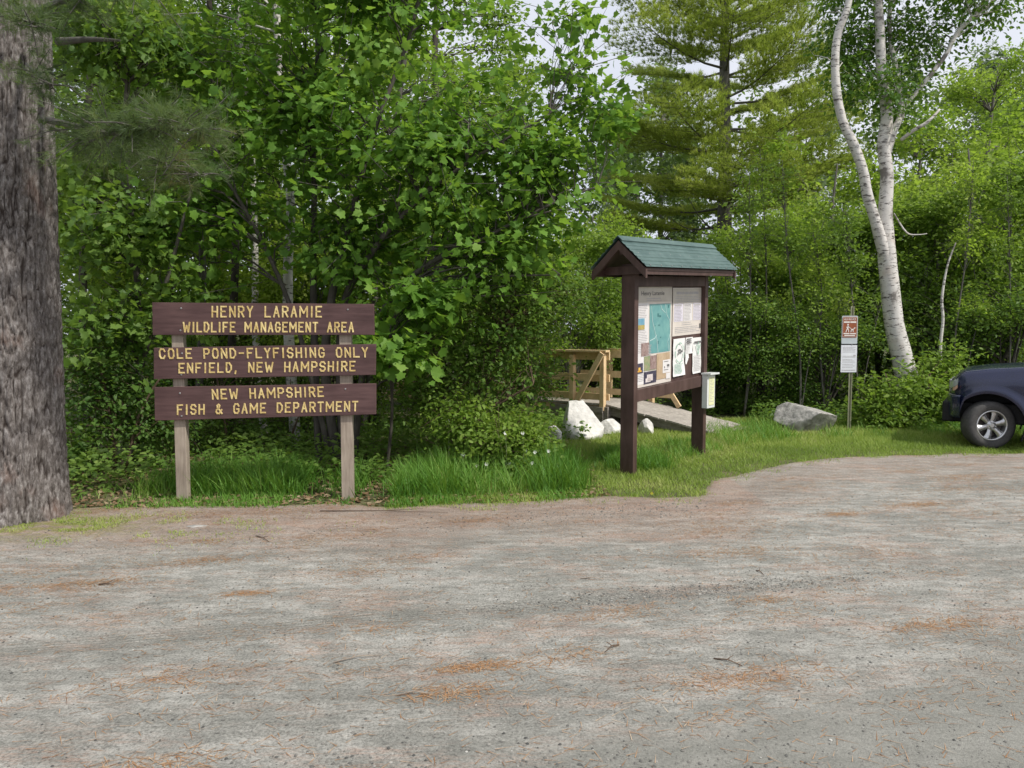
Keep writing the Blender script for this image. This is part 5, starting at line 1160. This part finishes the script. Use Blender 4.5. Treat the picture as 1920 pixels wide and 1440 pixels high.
# ------------------------------------------------------------ the white pine
wp = Vector((at(1352, 600, 25).x, 25, 0)); rs3 = np.random.RandomState(9)
wpine = thing('white_pine', 'tall white pine with layered yellow-green boughs behind the kiosk', 'tree', wp)
mb = MB(wp); HT = 17.5; tp_, tr_ = smoothpath([(wp, .30), (wp+Vector((.05, 0, 6)), .22), (wp+Vector((-.05, 0, 11)), .14), (wp+Vector((0, 0, HT)), .03)], 6); mb.tube(tp_, tr_, 10)
TC, TD = [], []; z = 4.0; whorl = 0
while z < HT-.5:
    nb = 6; a0 = rs3.rand()*6.28; Lm = np.interp(z, [3, 5.5, 9, 12, HT], [3.0, 3.5, 3.3, 2.5, .4])
    for k_ in range(nb):
        a = a0+2*PI*k_/nb+rs3.normal()*.22; L = Lm*(.68+.5*rs3.rand()); zz0 = z+rs3.normal()*.12
        if rs3.rand() < .12 and z > 4: continue
        base = wp+Vector((0, 0, zz0)); dirv = Vector((math.cos(a), math.sin(a), 0))
        rise = np.interp(z, [3, 8, HT], [-.02, .14, .55]); sag = .09
        def bpnt(t, L=L, base=base, dirv=dirv, rise=rise): return base+dirv*(L*t)+Vector((0, 0, L*(rise*t-sag*4*t*(1-t)*.6+.10*t*t)))
        mb.tube([bpnt(t) for t in (0, .25, .5, .75, 1)], [.045, .035, .026, .016, .006], 5, False)
        if z < 5.3 and rs3.rand() < .6: continue   # dead lower boughs
        sidev = Vector((-dirv.y, dirv.x, 0))
        for t in np.arange(.28, 1.01, .04):
            wl = L*.50*math.sin(PI*min(1, (t-.18)*1.05))**.8+.08
            for sg in (-1, 1):
                e = bpnt(t)+sidev*sg*wl*(.7+.4*rs3.rand())+dirv*wl*.55+Vector((0, 0, .10*wl+rs3.normal()*.03)); s_ = bpnt(t)
                if rs3.rand() < .5: mb.tube([s_, e], [.008, .003], 3, False)
                m_ = max(3, int(wl/.075))
                for q_ in range(m_):
                    f = (q_+.6)/m_; TC.append(tuple(s_.lerp(e, f)+Vector(rs3.normal(size=3)*np.array([.05, .05, .025])))); TD.append(tuple(((e-s_).normalized()*.5+dirv*.4+Vector((0, 0, .75))).normalized()))
    z += .66+rs3.rand()*.30
mb.build('trunk', 'bark_grey', wpine, True, fixn=False)
P, D, N, S, lv, Wd = needle_tufts(rs3, np.array(TC), np.array(TD), 13, .17, .016)
link('needles', leafmesh('needles', NEEDLE, P-np.array(wp), D, N, S, lv, Wd), 'pine_needle', wpine)

# ------------------------------------------------------------ far woods (one mass)
rsf = np.random.RandomState(77); bl = []
for px in np.arange(-900, 3000, 62):
    for d_ in (30, 37):
        hgt = np.interp(px, [-900, 700, 900, 1000, 1150, 1250, 1600, 1750, 2200], [15, 14, 13, 12, 10.8, 11.4, 12, 13, 14])*(d_/33)*(.85+.3*rsf.rand())
        X = (px-960)/F*d_+rsf.normal()*.4
        for z in np.arange(.8, hgt, 2.0): bl.append((X+rsf.normal()*.5, d_+rsf.normal()*1.0, z, 1.7*(1-.35*z/hgt), 1.5, 1.5))
P, D, N, S, lv, st, en = sprays(rsf, bl, 14000, 14, .24, DIAM, spraylen=1.0, shell=.5, jitter=.15)
tag(link('far_woods', leafmesh('far_woods', DIAM, P, D, N, S, lv), 'far_haze_leaf'), 'mass of dark green woods far behind the thicket', 'woods', None, 'stuff')
# undergrowth
def under(n, x0, x1, off0, off1, h, size, seed):
    r_ = np.random.RandomState(seed); X = r_.uniform(x0, x1, n); Y = yb(X)+off0+r_.rand(n)*(off1-off0)
    cl = fbm(X*1.6, Y*1.6, 0., 3, seed); k = (cl > .42) & ~((X > 1.2) & (X < 4.6) & (Y < 15.2) & (Y > 11.5)); X, Y, cl = X[k], Y[k], cl[k]; n = len(X)
    P = np.stack([X, Y, r_.rand(n)*h*(cl*1.4)], 1); a = r_.rand(n)*6.28
    return P, np.stack([np.cos(a), np.sin(a), r_.normal(size=n)*.3], 1), np.tile([0, -.3, 1.], (n, 1))+r_.normal(size=(n, 3))*.4, size*(.5+r_.rand(n)), .4+(cl-.5)+r_.normal(size=n)*.15
us_ = [under(26000, -6, .6, .9, 7, .38, .065, 81), under(9000, .2, 3.0, 4.0, 9, .4, .07, 82), under(24000, 3.0, 11, 2.9, 7, .42, .07, 83)]
P, D, N, S, lv = [np.concatenate([u[i] for u in us_]) for i in range(5)]
tag(link('undergrowth', leafmesh('undergrowth', OVAL, P, D, N, S, lv), 'shrub_leaf'), 'low leafy ground cover under the trees and bushes', 'undergrowth', None, 'stuff')
n = 9000; X = rs.uniform(-6, 1, n); Y = yb(X)+rs.uniform(.0, 4, n); a = rs.rand(n)*6.28
tag(link('leaf_litter', leafmesh('leaf_litter', DIAM, np.stack([X, Y, .01+.02*rs.rand(n)], 1), np.stack([np.cos(a), np.sin(a), rs.normal(size=n)*.2], 1), np.tile([0, 0, 1.], (n, 1))+rs.normal(size=(n, 3))*.3, .03+.05*rs.rand(n), .5+rs.normal(size=n)*.2), 'dead_leaf'),
    'brown dead leaves on the woodland floor behind the sign', 'leaf litter', None, 'stuff')

# ------------------------------------------------------------ flowers
def flower(px, py, d_, mt, name, label, group, r_=.014):
    p = at(px, py, d_); base = Vector((p.x, d_, 0)); root = thing(name, label, 'flower', base, 0, group)
    mb = MB(base); mb.tube([base, base+Vector((.01, 0, p.z*.6)), p], [.003, .0025, .002], 5); mb.build('stem', 'grass_stem' if 'grass_stem' in M else 'photo_green', root)
    mb = MB(base)
    for k_ in range(6):
        a = 2*PI*k_/6; c = p+Vector((math.cos(a)*r_*.7, -.004, math.sin(a)*r_*.7)); x = Vector((math.cos(a), -.25, math.sin(a)))*r_*.7; y = Vector((-math.sin(a), 0, math.cos(a)))*r_*.5
        mb.add([c-x, c+y, c+x, c-y], [(0, 1, 2, 3)])
    mb.build('petals', mt, root, fixn=False)
for px, py, d_ in ((895, 873, 8.6), (1003, 848, 8.7), (1028, 846, 8.7), (998, 868, 8.55), (985, 845, 8.8), (948, 812, 8.6), (840, 790, 8.8), (868, 852, 8.6), (912, 870, 8.5), (1018, 880, 8.5), (956, 870, 8.6), (980, 812, 8.7)):
    flower(px, py, d_, 'petal_white', 'white_wildflower', 'small white wildflower in the greenery between the sign and the kiosk', 'white wildflowers', .018)
flower(1070, 916, 8.1, 'petal_yellow', 'dandelion', 'yellow dandelion in the grass left of the front kiosk post', 'dandelions', .016)
flower(1222, 925, 7.95, 'petal_yellow', 'dandelion', 'yellow dandelion in the grass in front of the kiosk', 'dandelions', .013)
